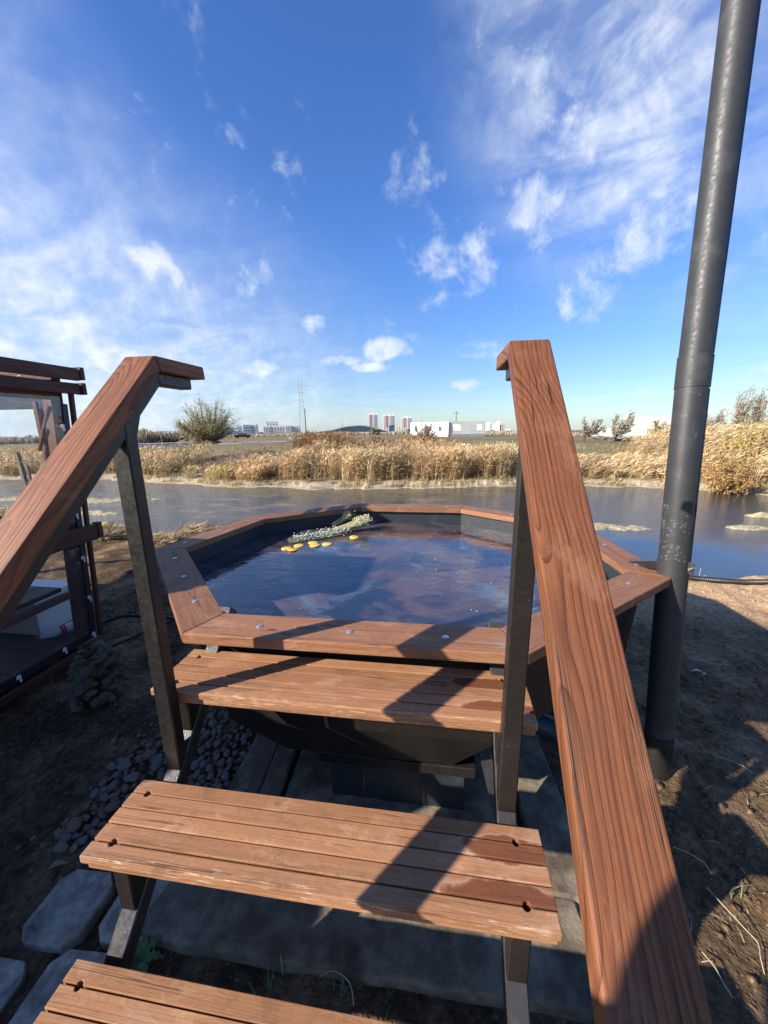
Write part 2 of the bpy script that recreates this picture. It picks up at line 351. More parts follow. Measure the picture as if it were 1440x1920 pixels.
def lathe(name, prof, c, axis, mt, parent=None, n=24):
    c = Vector(c); M = frame(c, Vector(axis).orthogonal(), axis); V = []; F = []
    for r, z in prof:
        for k in range(n): V.append((r*math.cos(2*math.pi*k/n), r*math.sin(2*math.pi*k/n), z))
    m = len(prof)
    for i in range(m-1):
        for k in range(n): F.append((i*n+k, i*n+(k+1) % n, (i+1)*n+(k+1) % n, (i+1)*n+k))
    F.append(tuple(range(n))[::-1]); F.append(tuple((m-1)*n+k for k in range(n)))
    me = mesh_from(name, V, F); 
    for p in me.polygons: p.use_smooth = len(p.vertices) == 4
    me.set_sharp_from_angle(angle=.7)
    return link(name, me, mt, parent, M)

# value noise for heightfields
def _h(ix, iy, s):
    n = (ix.astype(np.int64)*374761393 + iy.astype(np.int64)*668265263 + s*1442695041) & 0x7fffffff
    n = ((n ^ (n >> 13))*1274126177) & 0x7fffffff
    return ((n ^ (n >> 16)) & 0xffff)/65535.
def vnoise(x, y, s=0):
    ix = np.floor(x); iy = np.floor(y); fx = x-ix; fy = y-iy; fx = fx*fx*(3-2*fx); fy = fy*fy*(3-2*fy)
    a = _h(ix, iy, s); b = _h(ix+1, iy, s); c = _h(ix, iy+1, s); d = _h(ix+1, iy+1, s)
    return (a*(1-fx)+b*fx)*(1-fy)+(c*(1-fx)+d*fx)*fy
def fbm(x, y, oct=4, s=0, gain=.5):
    t = 0; a = 1; n = 0
    for o in range(oct): t = t+a*vnoise(x*2**o, y*2**o, s+o*17); n += a; a *= gain
    return t/n
def sstep(a, b, x): t = np.clip((x-a)/(b-a), 0, 1); return t*t*(3-2*t)
# ------------------------------------------------------------------ ground, pond, far field
WATER = -.31
def shore_far(x): return 12.0+.6*np.sin(x*.33)+.9*sstep(-9, -20, x)-.6*sstep(7, 12, x)+.45*(vnoise(x*.9, x*0, 5)-.5)+.35*(vnoise(x*3.1, x*0, 6)-.5)+.16*(vnoise(x*9, x*0, 7)-.5)
def edge_near(x): return 3.26+.82*sstep(-.5, -4.0, x)+.25*(vnoise(x*1.3, x*0, 9)-.5)
def height(x, y):
    x = np.asarray(x, float); y = np.asarray(y, float)
    sf = shore_far(x); en = edge_near(x)
    near = np.where(y < en, 0., -.85*sstep(0, 1.5+1.6*sstep(-2.0, -5, x), y-en))
    far = -.71+.42*sstep(-1.6, .0, y-sf)+.16*sstep(0, .5, y-sf)+.42*sstep(.5, 6., y-sf)
    far = far+.30*sstep(-3.2, -5.2, x)*sstep(1.2, 4.2, y-sf)*sstep(-13, -9, x)
    d = np.hypot(x-.3, y+1.4)
    far = far-np.where(d > 24, (d-24)*.0135, 0)
    h = np.where(y < 7.5, near, far)
    dist = d
    # relief: clods near, lumps farther
    n = (fbm(x*9, y*9, 4, 3)-.5)*.035+(np.abs(fbm(x*24, y*24, 3, 8)-.5))*.022+(fbm(x*2.1, y*2.1, 3, 21)-.5)*.05
    n = n+.05*(np.clip(fbm(x*6, y*6, 3, 44), .55, 1)-.55)*2.2
    lump = (fbm(x*1.4, y*1.4, 4, 31)-.5)
    amp = np.where(y < 7.5, 1., 0.)
    h = h+n*amp+np.where(y >= 7.5, lump*.16*sstep(-.3, 2., y-sf)*(1-.5*sstep(20, 60, y)), 0)
    h = h+np.where(y >= 7.5, lump*.55*sstep(-3.2, -5, x)*sstep(.8, 2.4, y-sf)*sstep(7.5, 4.5, y-sf)*sstep(-13.5, -10, x), 0)
    # level area under the slabs and the pipe foot
    flat = sstep(1.05, .55, np.maximum(np.abs(x-.15)/1.15, np.abs(y+.1)/.9))
    h = np.where(y < 2.5, h*(1-.75*flat)-.012*flat, h)
    return h
xs = np.concatenate([-np.geomspace(3000, 22.5, 46), np.arange(-22, -5.5, .25), np.arange(-5.5, -3.6, .1), np.arange(-3.6, 5.2, .036), np.arange(5.2, 8, .12), np.arange(8, 22, .25), np.geomspace(22.5, 3000, 46)])
ys = np.concatenate([-np.geomspace(400, 4, 16), np.arange(-3.8, -1.2, .12), np.arange(-1.2, 4.4, .036), np.arange(4.4, 7.5, .2), np.arange(7.5, 24, .16), np.arange(24, 60, .6), np.geomspace(61, 6000, 60)])
X, Y = np.meshgrid(xs, ys); Z = height(X, Y)
nx, ny = len(xs), len(ys); idx = np.arange(nx*ny).reshape(ny, nx)
F = np.stack([idx[:-1, :-1], idx[:-1, 1:], idx[1:, 1:], idx[1:, :-1]], -1).reshape(-1, 4)
def big_mesh(name, V, F, smooth=False):
    V = np.asarray(V, np.float32); F = np.asarray(F, np.int32); me = bpy.data.meshes.new(name); k = F.shape[1]
    me.vertices.add(len(V)); me.vertices.foreach_set('co', V.ravel()); me.loops.add(F.size); me.loops.foreach_set('vertex_index', F.ravel())
    me.polygons.add(len(F)); me.polygons.foreach_set('loop_start', np.arange(len(F), dtype=np.int32)*k); me.polygons.foreach_set('loop_total', np.full(len(F), k, np.int32))
    me.polygons.foreach_set('use_smooth', np.full(len(F), smooth)); me.update(); me.validate(); return me
q = mat('ground_soil', rough=.92, spec=.15); P = q.n('ShaderNodeNewGeometry').outputs['Position']; gx, gy, gz = q.xyz(P)
a1 = q.noise(P, 2.2, 6, .6); a2 = q.noise(P, 28., 5, .65); a3 = q.noise(P, 130., 4, .6)
dry = q.mix(q.ramp(a2, .35, .68), (.40, .255, .135), (.62, .41, .23))
shade_soil = q.mix(q.ramp(a2, .35, .68), (.030, .0180, .0095), (.105, .064, .033))
shade_mask = q.m('MAXIMUM', q.ramp(gx, 1.3, .4), q.ramp(gy, 2.75, 1.7, 0, .9))  # soil colour darkened where shade falls around the tub
soil = q.mix(q.m('MULTIPLY', shade_mask, q.ramp(a1, .30, .55, .55, .95)), dry, shade_soil)
soil = q.mix(q.m('MULTIPLY', q.ramp(q.voro(P, 46.), .20, .10), q.ramp(q.noise(P, 7., 2), .5, .6)), soil, (.34, .29, .22))
soil = q.mix(q.ramp(q.m('ABSOLUTE', q.m('SUBTRACT', q.noise(P, 5.5, 4, .6, .8), .5)), .006, .0, 0, .8), soil, (.03, .024, .018))
field1 = q.mix(q.ramp(q.noise(P, .22, 6, .65), .38, .62), (.20, .155, .085), (.155, .148, .060))
field1 = q.mix(q.ramp(q.noise(P, 1.9, 6, .7), .40, .64), field1, (.29, .225, .125))
mud = q.mix(q.ramp(q.noise(P, 4.5, 6, .7), .38, .62), (.085, .058, .035), (.21, .155, .098))
lip = q.mix(q.ramp(q.noise(P, 11., 5, .7), .35, .65), (.30, .24, .155), (.50, .42, .29))
bank = q.mix(q.m('MULTIPLY', q.ramp(gx, -2.2, -5.), q.ramp(gy, 20., 17.)), field1, mud)
bank = q.mix(q.ramp(q.m('ADD', gz, q.m('MULTIPLY', q.m('SUBTRACT', a1, .5), .18)), -.08, -.20), bank, lip)
bank = q.mix(q.ramp(gz, -.315, -.46), bank, (.10, .085, .05))
# farther out: strips of paler grass, green and bare soil
st = q.noise(q.v('MULTIPLY', P, (.05, .22, 0)), 1., 5, .6)
farc = q.mix(q.ramp(st, .42, .6), (.17, .128, .078), (.185, .17, .068))
farc = q.mix(q.ramp(q.noise(q.v('MULTIPLY', P, (.09, .5, 0)), 1., 4, .6), .55, .68), farc, (.40, .32, .20))
bank = q.mix(q.m('MULTIPLY', q.ramp(gy, 24., 40.), 1.), bank, farc)
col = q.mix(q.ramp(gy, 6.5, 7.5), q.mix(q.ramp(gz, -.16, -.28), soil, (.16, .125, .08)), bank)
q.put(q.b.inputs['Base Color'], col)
hh = q.m('ADD', q.m('MULTIPLY', a2, .7), q.m('ADD', q.m('MULTIPLY', a3, .3), q.m('MULTIPLY', q.ramp(q.voro(P, 60.), .0, .5), -.35)))
q.put(q.b.inputs['Normal'], q.bump(hh, .9, .018))
mground = q.mat
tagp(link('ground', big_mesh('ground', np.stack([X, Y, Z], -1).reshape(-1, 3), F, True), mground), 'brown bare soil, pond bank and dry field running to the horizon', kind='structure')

q = mat('pond_water', (.060, .052, .026), .035, spec=1.); P = q.n('ShaderNodeNewGeometry').outputs['Position']; gx, gy, gz = q.xyz(P)
q.b.inputs['IOR'].default_value = 1.6
rip = q.noise(q.v('MULTIPLY', P, (1.6, 3.2, 1)), 2.4, 4, .6, .4); rip2 = q.noise(q.v('MULTIPLY', P, (1, 2.1, 1)), 17., 4, .7)
amt = q.m('ADD', q.m('MULTIPLY', q.m('MAXIMUM', q.ramp(gx, 1.2, -.8), q.ramp(gy, 5.2, 7.5)), 1.), .10)
q.put(q.b.inputs['Normal'], q.bump(q.m('ADD', rip, q.m('MULTIPLY', rip2, .6)), q.m('MULTIPLY', amt, .30), .06))
alg = q.m('MULTIPLY', q.ramp(q.noise(q.v('MULTIPLY', P, (.45, 1.3, 1)), 1.5, 7, .68, .7), .47, .60), q.m('MULTIPLY', q.ramp(gx, 5.2, 1.5), q.ramp(gy, 5.4, 7.4)))
bed = q.mix(alg, (.022, .030, .036), (.21, .17, .075))
bed = q.mix(q.ramp(q.noise(P, .9, 4, .6), .4, .7), bed, (.045, .044, .032))
q.put(q.b.inputs['Base Color'], bed)
q.put(q.b.inputs['Roughness'], q.m('ADD', q.m('MULTIPLY', alg, .20), .03))
wv = [(-60, 2.4, WATER), (40, 2.4, WATER), (40, 16, WATER), (-60, 16, WATER)]
tagp(link('pond_water', mesh_from('pond_water', wv, [(0, 1, 2, 3)]), q.mat), 'calm pond reflecting the blue sky and the reeds', kind='structure')

# islets of pale mud and dry algae
q = mat('dry_mud_crust', rough=.9, spec=.1); P = q.n('ShaderNodeNewGeometry').outputs['Position']
q.put(q.b.inputs['Base Color'], q.mix(q.ramp(q.noise(P, 14., 6, .7), .35, .65), (.25, .205, .115), (.52, .45, .28)))
q.put(q.b.inputs['Normal'], q.bump(q.noise(P, 30., 5, .7), .9, .02)); mmud = q.mat
def islet(px, py, rx, ry, h, seed):
    c = at_z(px, py, WATER); n = 46; V = []; Fc = []
    for j in range(n):
        for i in range(n):
            u = i/(n-1)*2-1; v = j/(n-1)*2-1; x = c.x+u*rx*1.3; y = c.y+v*ry*1.3
            r = math.hypot(u, v)*1.3; f = float(fbm(np.array(x*2.6), np.array(y*2.6), 4, seed)); f2 = float(fbm(np.array(x*14.), np.array(y*14.), 3, seed))
            z = h*(1-r**2.2)+(f-.5)*h*1.9+(f2-.5)*.045-.02
            V.append((x, y, WATER+max(z, -.10)))
    for j in range(n-1):
        for i in range(n-1):
            k = j*n+i
            if max(V[k][2], V[k+1][2], V[k+n][2], V[k+n+1][2]) > WATER-.05: Fc.append((k, k+1, k+n+1, k+n))
    tagp(link('mud_islet', mesh_from('mud_islet', V, Fc, True), mmud), kind='structure')
for a in [(1150, 988, .85, .34, .05, 3), (1415, 990, .55, .22, .06, 8), (1432, 968, .42, .16, .09, 11), (205, 938, 1.6, .55, .035, 14), (262, 935, .8, .25, .05, 18),
          (180, 962, .7, .25, .05, 22), (330, 898, 2.2, .35, .06, 25), (240, 890, 2.4, .4, .05, 27), (205, 985, .55, .2, .06, 33), (60, 935, 1.6, .4, .05, 35)]: islet(*a)

# ------------------------------------------------------------------ hot tub
out_px = [(340, 1188), (990, 1228), (1262, 1083), (1090, 982), (872, 947), (672, 944), (475, 967), (288, 1030)]
in_px = [(412, 1145), (935, 1171), (1166, 1075), (1020, 995), (872, 958), (673, 952), (478, 976), (328, 1033)]
RO = [at_z(*p, U(0, 0, RZ).z) for p in out_px]; RI = [at_z(*p, U(0, 0, RZ).z) for p in in_px]
ctr = sum(RO, Vector())/8
def inset(P, d):             # parallel offset of a plan polygon towards its centre
    n = len(P); o = []
    for i in range(n):
        a, b, c = P[i-1], P[i], P[(i+1) % n]
        e1 = (b-a).normalized(); e2 = (c-b).normalized(); n1 = Vector((-e1.y, e1.x, 0)); n2 = Vector((-e2.y, e2.x, 0))
        m = (n1+n2).normalized(); o.append(b+m*(d/max(.3, m.dot(n1))))
    return o
RI = inset(RO, .165)
tubT = thing('hot_tub', 'octagonal black steel hot tub with brown wooden rim standing over a firebox', 'hot tub', (ctr.x, ctr.y, 0))
TH = .042
for i in range(8):
    j = (i+1) % 8; g_ = .0012; e = (RO[j]-RO[i]).normalized()
    o = prism('rim_board', [RO[i]+e*g_, RO[j]-e*g_, RI[j]-e*g_, RI[i]+e*g_], (0, 0, -TH), RO[j]-RO[i], mrim, tubT, .004)
    for t in ((.2, .5, .8) if i in (0, 7, 1) else (.14, .5, .86)):
        c = (RO[i].lerp(RO[j], t)+RI[i].lerp(RI[j], t))/2; c = c+(RO[i]-RI[i])*.03*((-1)**i)
        lathe('bolt', [(.012, 0), (.012, .0012), (.009, .0035), (.0001, .0045)], c, (0, 0, 1), mbolt, o, 16)
zr = RO[0].z-TH; zs = U(0, 0, -1.24).z; zb = U(0, 0, -1.455).z
def ring(P, z): return [Vector((p.x, p.y, z)) for p in P]
def cone():
    P = inset(RO, .30); c = (P[0]+P[1])/2; e = P[1]-P[0]; P[0] = c-e*.40; P[1] = c+e*.40; return P
shell_o = [(inset(RO, .105), zr-.001), (inset(RO, .135), zs), (cone(), zb)]
V = []; Fc = []
levels = [ring(inset(RO, .135), zr-.001)] + [ring(a, z) for a, z in shell_o]
# double wall: rim flange, outside wall, cone bottom, and inside wall with bench and floor
inner = [ring(inset(RO, .132), zr-.0015), ring(inset(RO, .1335), zr-.30), ring(inset(RO, .40), zr-.305), ring(inset(RO, .52), zb+.06)]
def shell(name, lv, mt, parent, close=True, smooth=False):
    V = [p for l in lv for p in l]; Fc = []
    for a in range(len(lv)-1):
        for k in range(8): Fc.append((a*8+k, a*8+(k+1) % 8, a*8+8+(k+1) % 8, a*8+8+k))
    if close: Fc.append(tuple(range((len(lv)-1)*8, len(lv)*8)))
    bm = bmesh.new(); vs_ = [bm.verts.new(v) for v in V]
    for f in Fc: bm.faces.new([vs_[i] for i in f])
    bmesh.ops.recalc_face_normals(bm, faces=bm.faces)
    return link(name, bm_to(name, bm), mt, parent)
shell('outer_wall', levels, mblack, tubT); inn = shell('inner_wall', inner, mtub, tubT)
for i in range(8):           # weld beads / angle strips in the inside corners
    p = inner[0][i]; p2 = inner[1][i]; tube('corner_seam', [p+(p2-p)*.02, p2], .004, mtub, tubT, 6)
# legs of square tube splayed to the slab, firebox and its collar
for (x, y, ax, ay) in ((-.28, .08, -.36, -.16), (.36, .08, .46, -.18), (-.44, .62, -.52, .62), (.46, .62, .54, .62), (-.34, 1.12, -.40, 1.2), (.36, 1.12, .42, 1.2)):
    beam('leg', U(x, y+.05, -1.30), GU(ax, ay, .02), .055, .055, mblack, tubT, (0, 1, 0))
box('firebox', U(-.13, .035, -1.675), U(.34, .60, -1.49), mtub, tubT, .006)
box('firebox_flange', U(-.16, .005, -1.498), U(.37, .62, -1.46), mblack, tubT, .003)
beam('door_hinge', U(.20, .032, -1.66), U(.20, .032, -1.505), .012, .006, mstr, tubT, (0, 1, 0), .001)
beam('door_edge', U(-.01, .032, -1.66), U(-.01, .032, -1.505), .010, .005, mstr, tubT, (0, 1, 0), .001)

q = mat('tub_water', (.012, .006, .003), .02, spec=.6); P = q.n('ShaderNodeNewGeometry').outputs['Position']; q.b.inputs['IOR'].default_value = 1.85
q.b.inputs['Transmission Weight'].default_value = 0
r1 = q.noise(q.v('MULTIPLY', P, (1, 1.7, 1)), 9., 3, .5, .3); r2 = q.noise(P, 34., 2, .5)
q.put(q.b.inputs['Normal'], q.bump(q.m('ADD', r1, q.m('MULTIPLY', r2, .12)), .10, .022))
wb = q.mix(q.ramp(q.noise(P, 1.9, 6, .66, .8), .40, .60), (.018, .028, .048), (.105, .070, .064))  # mottled base colour imitates reflections and the murky bottom
q.put(q.b.inputs['Base Color'], q.mix(q.ramp(q.noise(q.v('ADD', P, (3, 1, 0)), 3.4, 6, .7, .5), .52, .68), wb, (.10, .125, .15)))
twz = U(0, 0, -1.0).z; wp = ring(inset(RO, .139), twz)
tagp(link('tub_water', mesh_from('tub_water', wp, [tuple(range(8))]), q.mat), 'dark still water filling the octagonal tub and mirroring the blue sky', 'water')
# bubbles on the water
qf = mat('foam_dot', (.55, .58, .62), .3).mat
V = []; Fc = []
for _ in range(46):
    x, y = random.uniform(-.9, 1.2), random.uniform(.2, 1.7); r_ = random.uniform(.0018, .0042); k = len(V)
    V += [(x+r_*math.cos(a*1.0472), y+r_*math.sin(a*1.0472), twz+.0012) for a in range(6)]+[(x, y, twz+.0012+r_*.7)]; Fc += [(k+a, k+(a+1) % 6, k+6) for a in range(6)]
tagp(link('foam_bubbles', mesh_from('foam_bubbles', V, Fc), qf), 'tiny pale bubbles dotted over the tub water', kind='stuff')

# orange slices
q = mat('orange_flesh', rough=.38, spec=.5); c = q.n('ShaderNodeTexCoord').outputs['Object']; x, y, z = q.xyz(c)
ang = q.m('MULTIPLY', q.m('ARCTAN2', y, x), 10/6.2832); seg = q.m('ABSOLUTE', q.m('SUBTRACT', q.m('FRACT', ang), .5)); rr = q.v('LENGTH', c)
pulp = q.mix(q.ramp(q.noise(c, 220., 2), .4, .6), (.86, .42, .02), (.92, .55, .04))
col = q.mix(q.ramp(seg, .455, .49), pulp, (.93, .74, .32)); col = q.mix(q.ramp(rr, .0300, .0325), col, (.95, .82, .50)); col = q.mix(q.ramp(rr, .0345, .036), col, (.85, .45, .01))
col = q.mix(q.ramp(rr, .005, .003), col, (.93, .8, .5)); q.put(q.b.inputs['Base Color'], col); mor = q.mat
for k, (px, py, lab) in enumerate([(537, 1029, 'leftmost of the floating orange slices in the tub'), (560, 1024, 'orange slice floating behind the front left one, its edge overlapped'),
        (548, 1032, 'orange slice nearest the camera in the left cluster on the water'), (587, 1019, 'upper of the two overlapping middle orange slices'),
        (590, 1024, 'lower of the two overlapping middle orange slices'), (613, 1021, 'orange slice floating alone just right of the middle pair'),
        (664, 1008, 'orange slice floating apart beside the dried flower heads')]):
    p = at_z(px, py, twz); 
    o = lathe('orange_slice', [(.033, -.004), (.037, -.002), (.037, .0025), (.0355, .0035), (.001, .0036)], p+Vector((0, 0, .003+.003*(k in (2, 4, 3)))), (random.uniform(-.06, .06), random.uniform(-.06, .06), 1), mor, None, 28)
    tagp(o, lab, 'orange slice', 'orange slices floating in the tub')

# bunches of dried herbs
q = mat('dried_stem', (.42, .40, .20), .8, spec=.2); mstem = q.mat
mfl = mat('dried_flower_cream', (.78, .74, .46), .85, spec=.2).mat; mflw = mat('dried_flower_white', (.76, .78, .64), .85, spec=.2).mat; mfy = mat('dried_flower_yellow', (.74, .70, .30), .85, spec=.2).mat
def bunch(name, label, A, B, n, spread0, spread1, fm, ftop, lift, grp=None):
    t = thing(name, label, 'dried herbs', A); ax = (B-A); L = ax.length; x = ax.normalized(); yv = Vector((0, 0, 1)).cross(x).normalized(); V = []; Fc = []; FV = []; FF = []
    for i in range(n):
        a = random.uniform(0, 6.28); r = math.sqrt(random.random()); l = L*random.uniform(.72, 1.04)
        o0 = yv*math.cos(a)*r*spread0+Vector((0, 0, abs(math.sin(a))*r*spread0)); o1 = yv*math.cos(a)*r*spread1+Vector((0, 0, abs(math.sin(a))*r*spread1+lift))
        p = [A+o0, A+x*l*.5+(o0+o1)*.45+Vector((random.gauss(0, .004), random.gauss(0, .004), 0)), A+x*l+o1]
        v, f = tube_mesh(p, .0011, 3, False); k = len(V); V += v; Fc += [tuple(q_+k for q_ in g_) for g_ in f]
        heads = 5 if ftop else 14
        for h in range(heads):
            s = random.uniform(.78, 1.02) if ftop else random.uniform(.12, 1.02)
            pc = (p[0].lerp(p[1], s*2) if s < .5 else p[1].lerp(p[2], s*2-1))+Vector((random.gauss(0, .017), random.gauss(0, .017), abs(random.gauss(0, .013))))
            for _ in range(3):
                u = Vector((random.gauss(0, 1), random.gauss(0, 1), random.gauss(0, 1))).normalized()*random.uniform(.004, .010); vv = u.orthogonal().normalized()*.0028; k = len(FV)
                FV += [pc-u-vv*.3, pc+vv, pc+u+vv*.3, pc-vv]; FF.append((k, k+1, k+2, k+3))
    link('stems', mesh_from('stems', V, Fc), mstem, t); link('flower_heads', mesh_from('flower_heads', FV, FF), fm, t)['kind'] = 'stuff'; return t
bunch('herb_bunch', 'flat bunch of whitish dried herbs floating in the tub behind the orange slices', at_z(541, 1018, twz)+Vector((0, 0, .004)), at_z(655, 1000, twz)+Vector((0, 0, .01)), 46, .035, .05, mflw, False, .0)
bunch('herb_bunch', 'fanned bunch of yellow-cream dried flowers leaning up at the far tub wall', at_z(622, 1000, twz)+Vector((0, 0, .02)), at_z(684, 996, twz)+Vector((.03, .02, .03)), 90, .02, .072, mfl, True, .035)
b3 = bunch('herb_bunch', 'pale yellow sprigs lying over the joint of the two herb bunches', at_z(625, 997, twz)+Vector((0, 0, .05)), at_z(660, 985, twz)+Vector((0, 0, .08)), 16, .03, .05, mfy, True, .01)

# ------------------------------------------------------------------ steps with handrails
stairs = thing('wooden_steps', 'brown plank steps on a black steel frame with two sloping wooden handrails', 'steps', U(0, -.5, -1.68))
SL = .9747
for ti, (y0, z, dn) in enumerate(((-.7547, -1.3805, .165), (-.547, -1.182, .1655), (-.322, -.982, .168))):
    a = U(-.45, y0, z); bq = U(.452, y0+.004, z); bk = U(-.45, y0+dn, z); L = bq.x-a.x; n = 5
    skew = bq.y-a.y; Dp = bk.y-a.y; gap = .0046; pw = (Dp-gap*4)/5
    tr = beam('tread', a+Vector((.06, Dp*.5, -.043)), a+Vector((L-.06, Dp*.5, -.043)), Dp-.03, .014, mstepf, stairs, (0, 0, 1), .003)
    for k in range(n):
        ya = a.y+k*(pw+gap); yb = ya+pw; zz = random.uniform(-.0006, .0006); hx = (.052, L-.052-.02); hr = .0085
        def P_(x, y): return Vector((a.x+x, y+skew*x/L, a.z+zz))
        pts = []
        jit = random.uniform(-.001, .001)
        ex = .0 
        if k in (1, 4) and True:      # lower edge carries half of each bolt hole (joints 1 and 4)
            pts.append(P_(jit, ya))
            for c_ in (hx[0]+(.012 if k == 1 else 0), hx[1]):
                for s in range(7): an = math.pi-math.pi*s/6; pts.append(P_(c_+hr*math.cos(an), ya+hr*math.sin(an)*.95))
            pts.append(P_(L+jit, ya))
        else: pts += [P_(jit, ya), P_(L+jit, ya)]
        pts.append(P_(L+jit, yb))
        if k in (0, 3):
            for c_ in (hx[1], hx[0]+(.012 if k == 0 else 0)):
                for s in range(7): an = -math.pi*s/6; pts.append(P_(c_+hr*math.cos(an), yb+hr*math.sin(an)*.95))
        pts.append(P_(jit, yb))
        # the front plank is a doubled board: nose on top, thinner lip below
        prism('plank', pts, (0, 0, -.034 if k else -.026), (1, 0, 0), mstepf if k == 0 else mstep, tr, .0016 if k else .005, 2)
    prism('lip', [a+Vector((.014, .006, -.0275)), a+Vector((L-.004, .006+skew, -.0275)), a+Vector((L-.004, .05+skew, -.0275)), a+Vector((.014, .05, -.0275))], (0, 0, -.022), (1, 0, 0), mstepf, tr, .005, 2)
    for c_ in (.06, L-.07):
        for yy in (pw+gap/2, 4*pw+3.5*gap): lathe('bolt', [(.007, 0), (.007, .004)], a+Vector((c_, yy, -.036)), (0, 0, 1), mblack, tr, 8)
def strz(y): return -.962-(-(y)-.12)*1.04         # centre of the stringer tube above y
for s in (-1, 1):
    x = s*.392
    beam('stringer', U(x, -.06, strz(-.06)), U(x, -.80, strz(-.80)), .056, .056, mstr, stairs, (0, 0, 1), .004)
    for y0, z in ((-.7547, -1.3805), (-.547, -1.182), (-.322, -.982)):
        yb = y0+.04; zt = z-.0365; beam('bracket', U(x, yb, strz(yb)+.015), U(x, yb, zt), .05, .05, mblack, stairs, (0, 1, 0), .003)
        yc = y0+.155; beam('bracket_arm', U(x, y0+.02, zt-.016), U(x, yc-.004, zt-.016), .044, .034, mblack, stairs, (0, 0, 1), .003)
        beam('bracket', U(x, yc-.02, zt-.02), U(x, yc-.02, strz(yc-.02)+.01), .04, .04, mblack, stairs, (0, 1, 0), .003)
    # handrail: sloping board, short level end, black tube under both
    hw = .0352; T = .042; TZ = Vector((0, 0, -T)); ky, kz = -.2663, -.2177; yl = -1.16
    dn_v = Vector((0, SL, -1)).normalized()
    dn_v = Vector((0, 1, -1/SL)).normalized()*T                        # normal to the sloping face
    dn_v = Vector((0, SL, -1)).normalized()*T
    k1, k2 = U(x-hw, ky, kz), U(x+hw, ky, kz); l1, l2 = U(x-hw, yl, kz+(yl-ky)*SL), U(x+hw, yl, kz+(yl-ky)*SL)
    me_top = [l1, l2, k2, k1]
    # mitre under the knee: bisector of the slope and the level
    al = math.atan(SL); mit = Vector((0, math.tan(al/2)*T, -T))
    def slab8(name, t4, b4, xd, mt, par, bev):
        c = sum(t4, Vector())/4; M = frame(c, xd, (t4[1]-t4[0]).cross(t4[3]-t4[0])); Mi = M.inverted(); bm = bmesh.new()
        A_ = [bm.verts.new(Mi @ p) for p in t4]; B_ = [bm.verts.new(Mi @ p) for p in b4]; bm.faces.new(A_); bm.faces.new(B_[::-1])
        for i in range(4): bm.faces.new((A_[i], B_[i], B_[(i+1) % 4], A_[(i+1) % 4]))
        bmesh.ops.recalc_face_normals(bm, faces=bm.faces)
        if bev: bmesh.ops.bevel(bm, geom=bm.edges[:], offset=bev, segments=3, affect='EDGES', profile=.5)
        return link(name, bm_to(name, bm), mt, par, M)
    hr_ = slab8('handrail', me_top, [l1+dn_v, l2+dn_v, k2+mit, k1+mit], k1-l1, mrail, stairs, .005)
    f1, f2 = U(x-hw, ky+.164, kz), U(x+hw, ky+.164, kz); gv = Vector((0, .0015, 0))
    slab8('handrail_end', [k1+gv, k2+gv, f2, f1], [k1+gv+mit, k2+gv+mit, f2+TZ+Vector((0, .006, 0)), f1+TZ+Vector((0, .006, 0))], f1-k1, mrail, stairs, .005)
    sgn = -s
    tb = .036; cx = x+ (-s)*.002
    up_n = Vector((0, -SL, 1)).normalized()
    kk = U(cx, ky, kz)+mit; ctr_s = kk-up_n*(tb/2+.0015)
    beam('rail_tube', ctr_s+Vector((0, .006, 0)), ctr_s+(U(cx, yl, kz+(yl-ky)*SL)-U(cx, ky, kz)), .045, tb, mblack, stairs, up_n, .003)
    ce = U(cx, ky, kz)+mit+Vector((0, -.004, -tb/2-.0015)); beam('rail_tube', ce, ce+Vector((0, .164*S-.055, 0)), .045, tb, mblack, stairs, (0, 0, 1), .003)
    # post with a folded gusset at its head
    py = -.340; ztop = kz+(py-ky)*SL-.062; pw_, pd_ = .054, .042
    beam('post', U(x, py, strz(py)+.012), U(x, py, ztop), pw_, pd_, mblack, stairs, (0, 1, 0), .004)
    gA = U(x, py, ztop-.012)+Vector((.002, pd_/2, 0))
    prism('gusset', [gA+Vector((0, 0, .0)), gA+Vector((0, .048, .046)), gA+Vector((0, .0, -.075))], (.005, 0, 0), (0, 1, 0), mblack, stairs, 0)
    # top of the frame hooks below the tub rim
    beam('bracket', U(x*1.0, -.085, strz(-.07)), U(x, -.085, RZ-.034), .045, .05, mstr, stairs, (0, 1, 0), .003)
# ------------------------------------------------------------------ stovepipe and flue
pp = thing('stovepipe', 'tall dark grey steel stovepipe clamped beside the right corner of the tub', 'stovepipe', U(1.083, .30, -1.68))
def pc(z): t = (z+1.62)/(.83+1.62); return U(1.0834+(1.0803-1.0834)*t-.022*math.sin(max(0, min(1, t))*math.pi), .3014+.1963*t, z)
tube('pipe_section', [pc(z) for z in (-1.80, -1.52)], [.0665, .0665], mblack, pp, 28)
tube('pipe_section', [pc(z) for z in (-1.515, -1.2, -.86)], [.0650, .0650, .0648], mpipe, pp, 32)
tube('pipe_section', [pc(z) for z in (-.90, -.6, -.22)], [.0645, .0645, .0645], mpipes, pp, 32)
tube('pipe_section', [pc(z) for z in (-.17, .4, 1.2, 2.0)], [.0635]*4, mpipe, pp, 32)
tube('coupling', [pc(z) for z in (-.255, -.155)], [.0672, .0672], mpipe, pp, 32)
tube('collar', [pc(z) for z in (-1.527, -1.515)], [.068, .068], mblack, pp, 32)
for z0, z1, r in ((-.84, -.26, .0655), (-.15, 1.2, .0645), (-.255, -.155, .0665)):
    sd_ = Vector((.80, -.60, 0)); zz = np.linspace(z0, z1, 8)
    A_ = pc(z0)+sd_*r; B_ = pc(z1)+sd_*r; beam('seam', A_, B_, .010, .005, mblack, pp, sd_, .001)
cl = tube('clamp', [pc(z) for z in (-.895, -.84)], [.0668, .0668], mpipe, pp, 32)
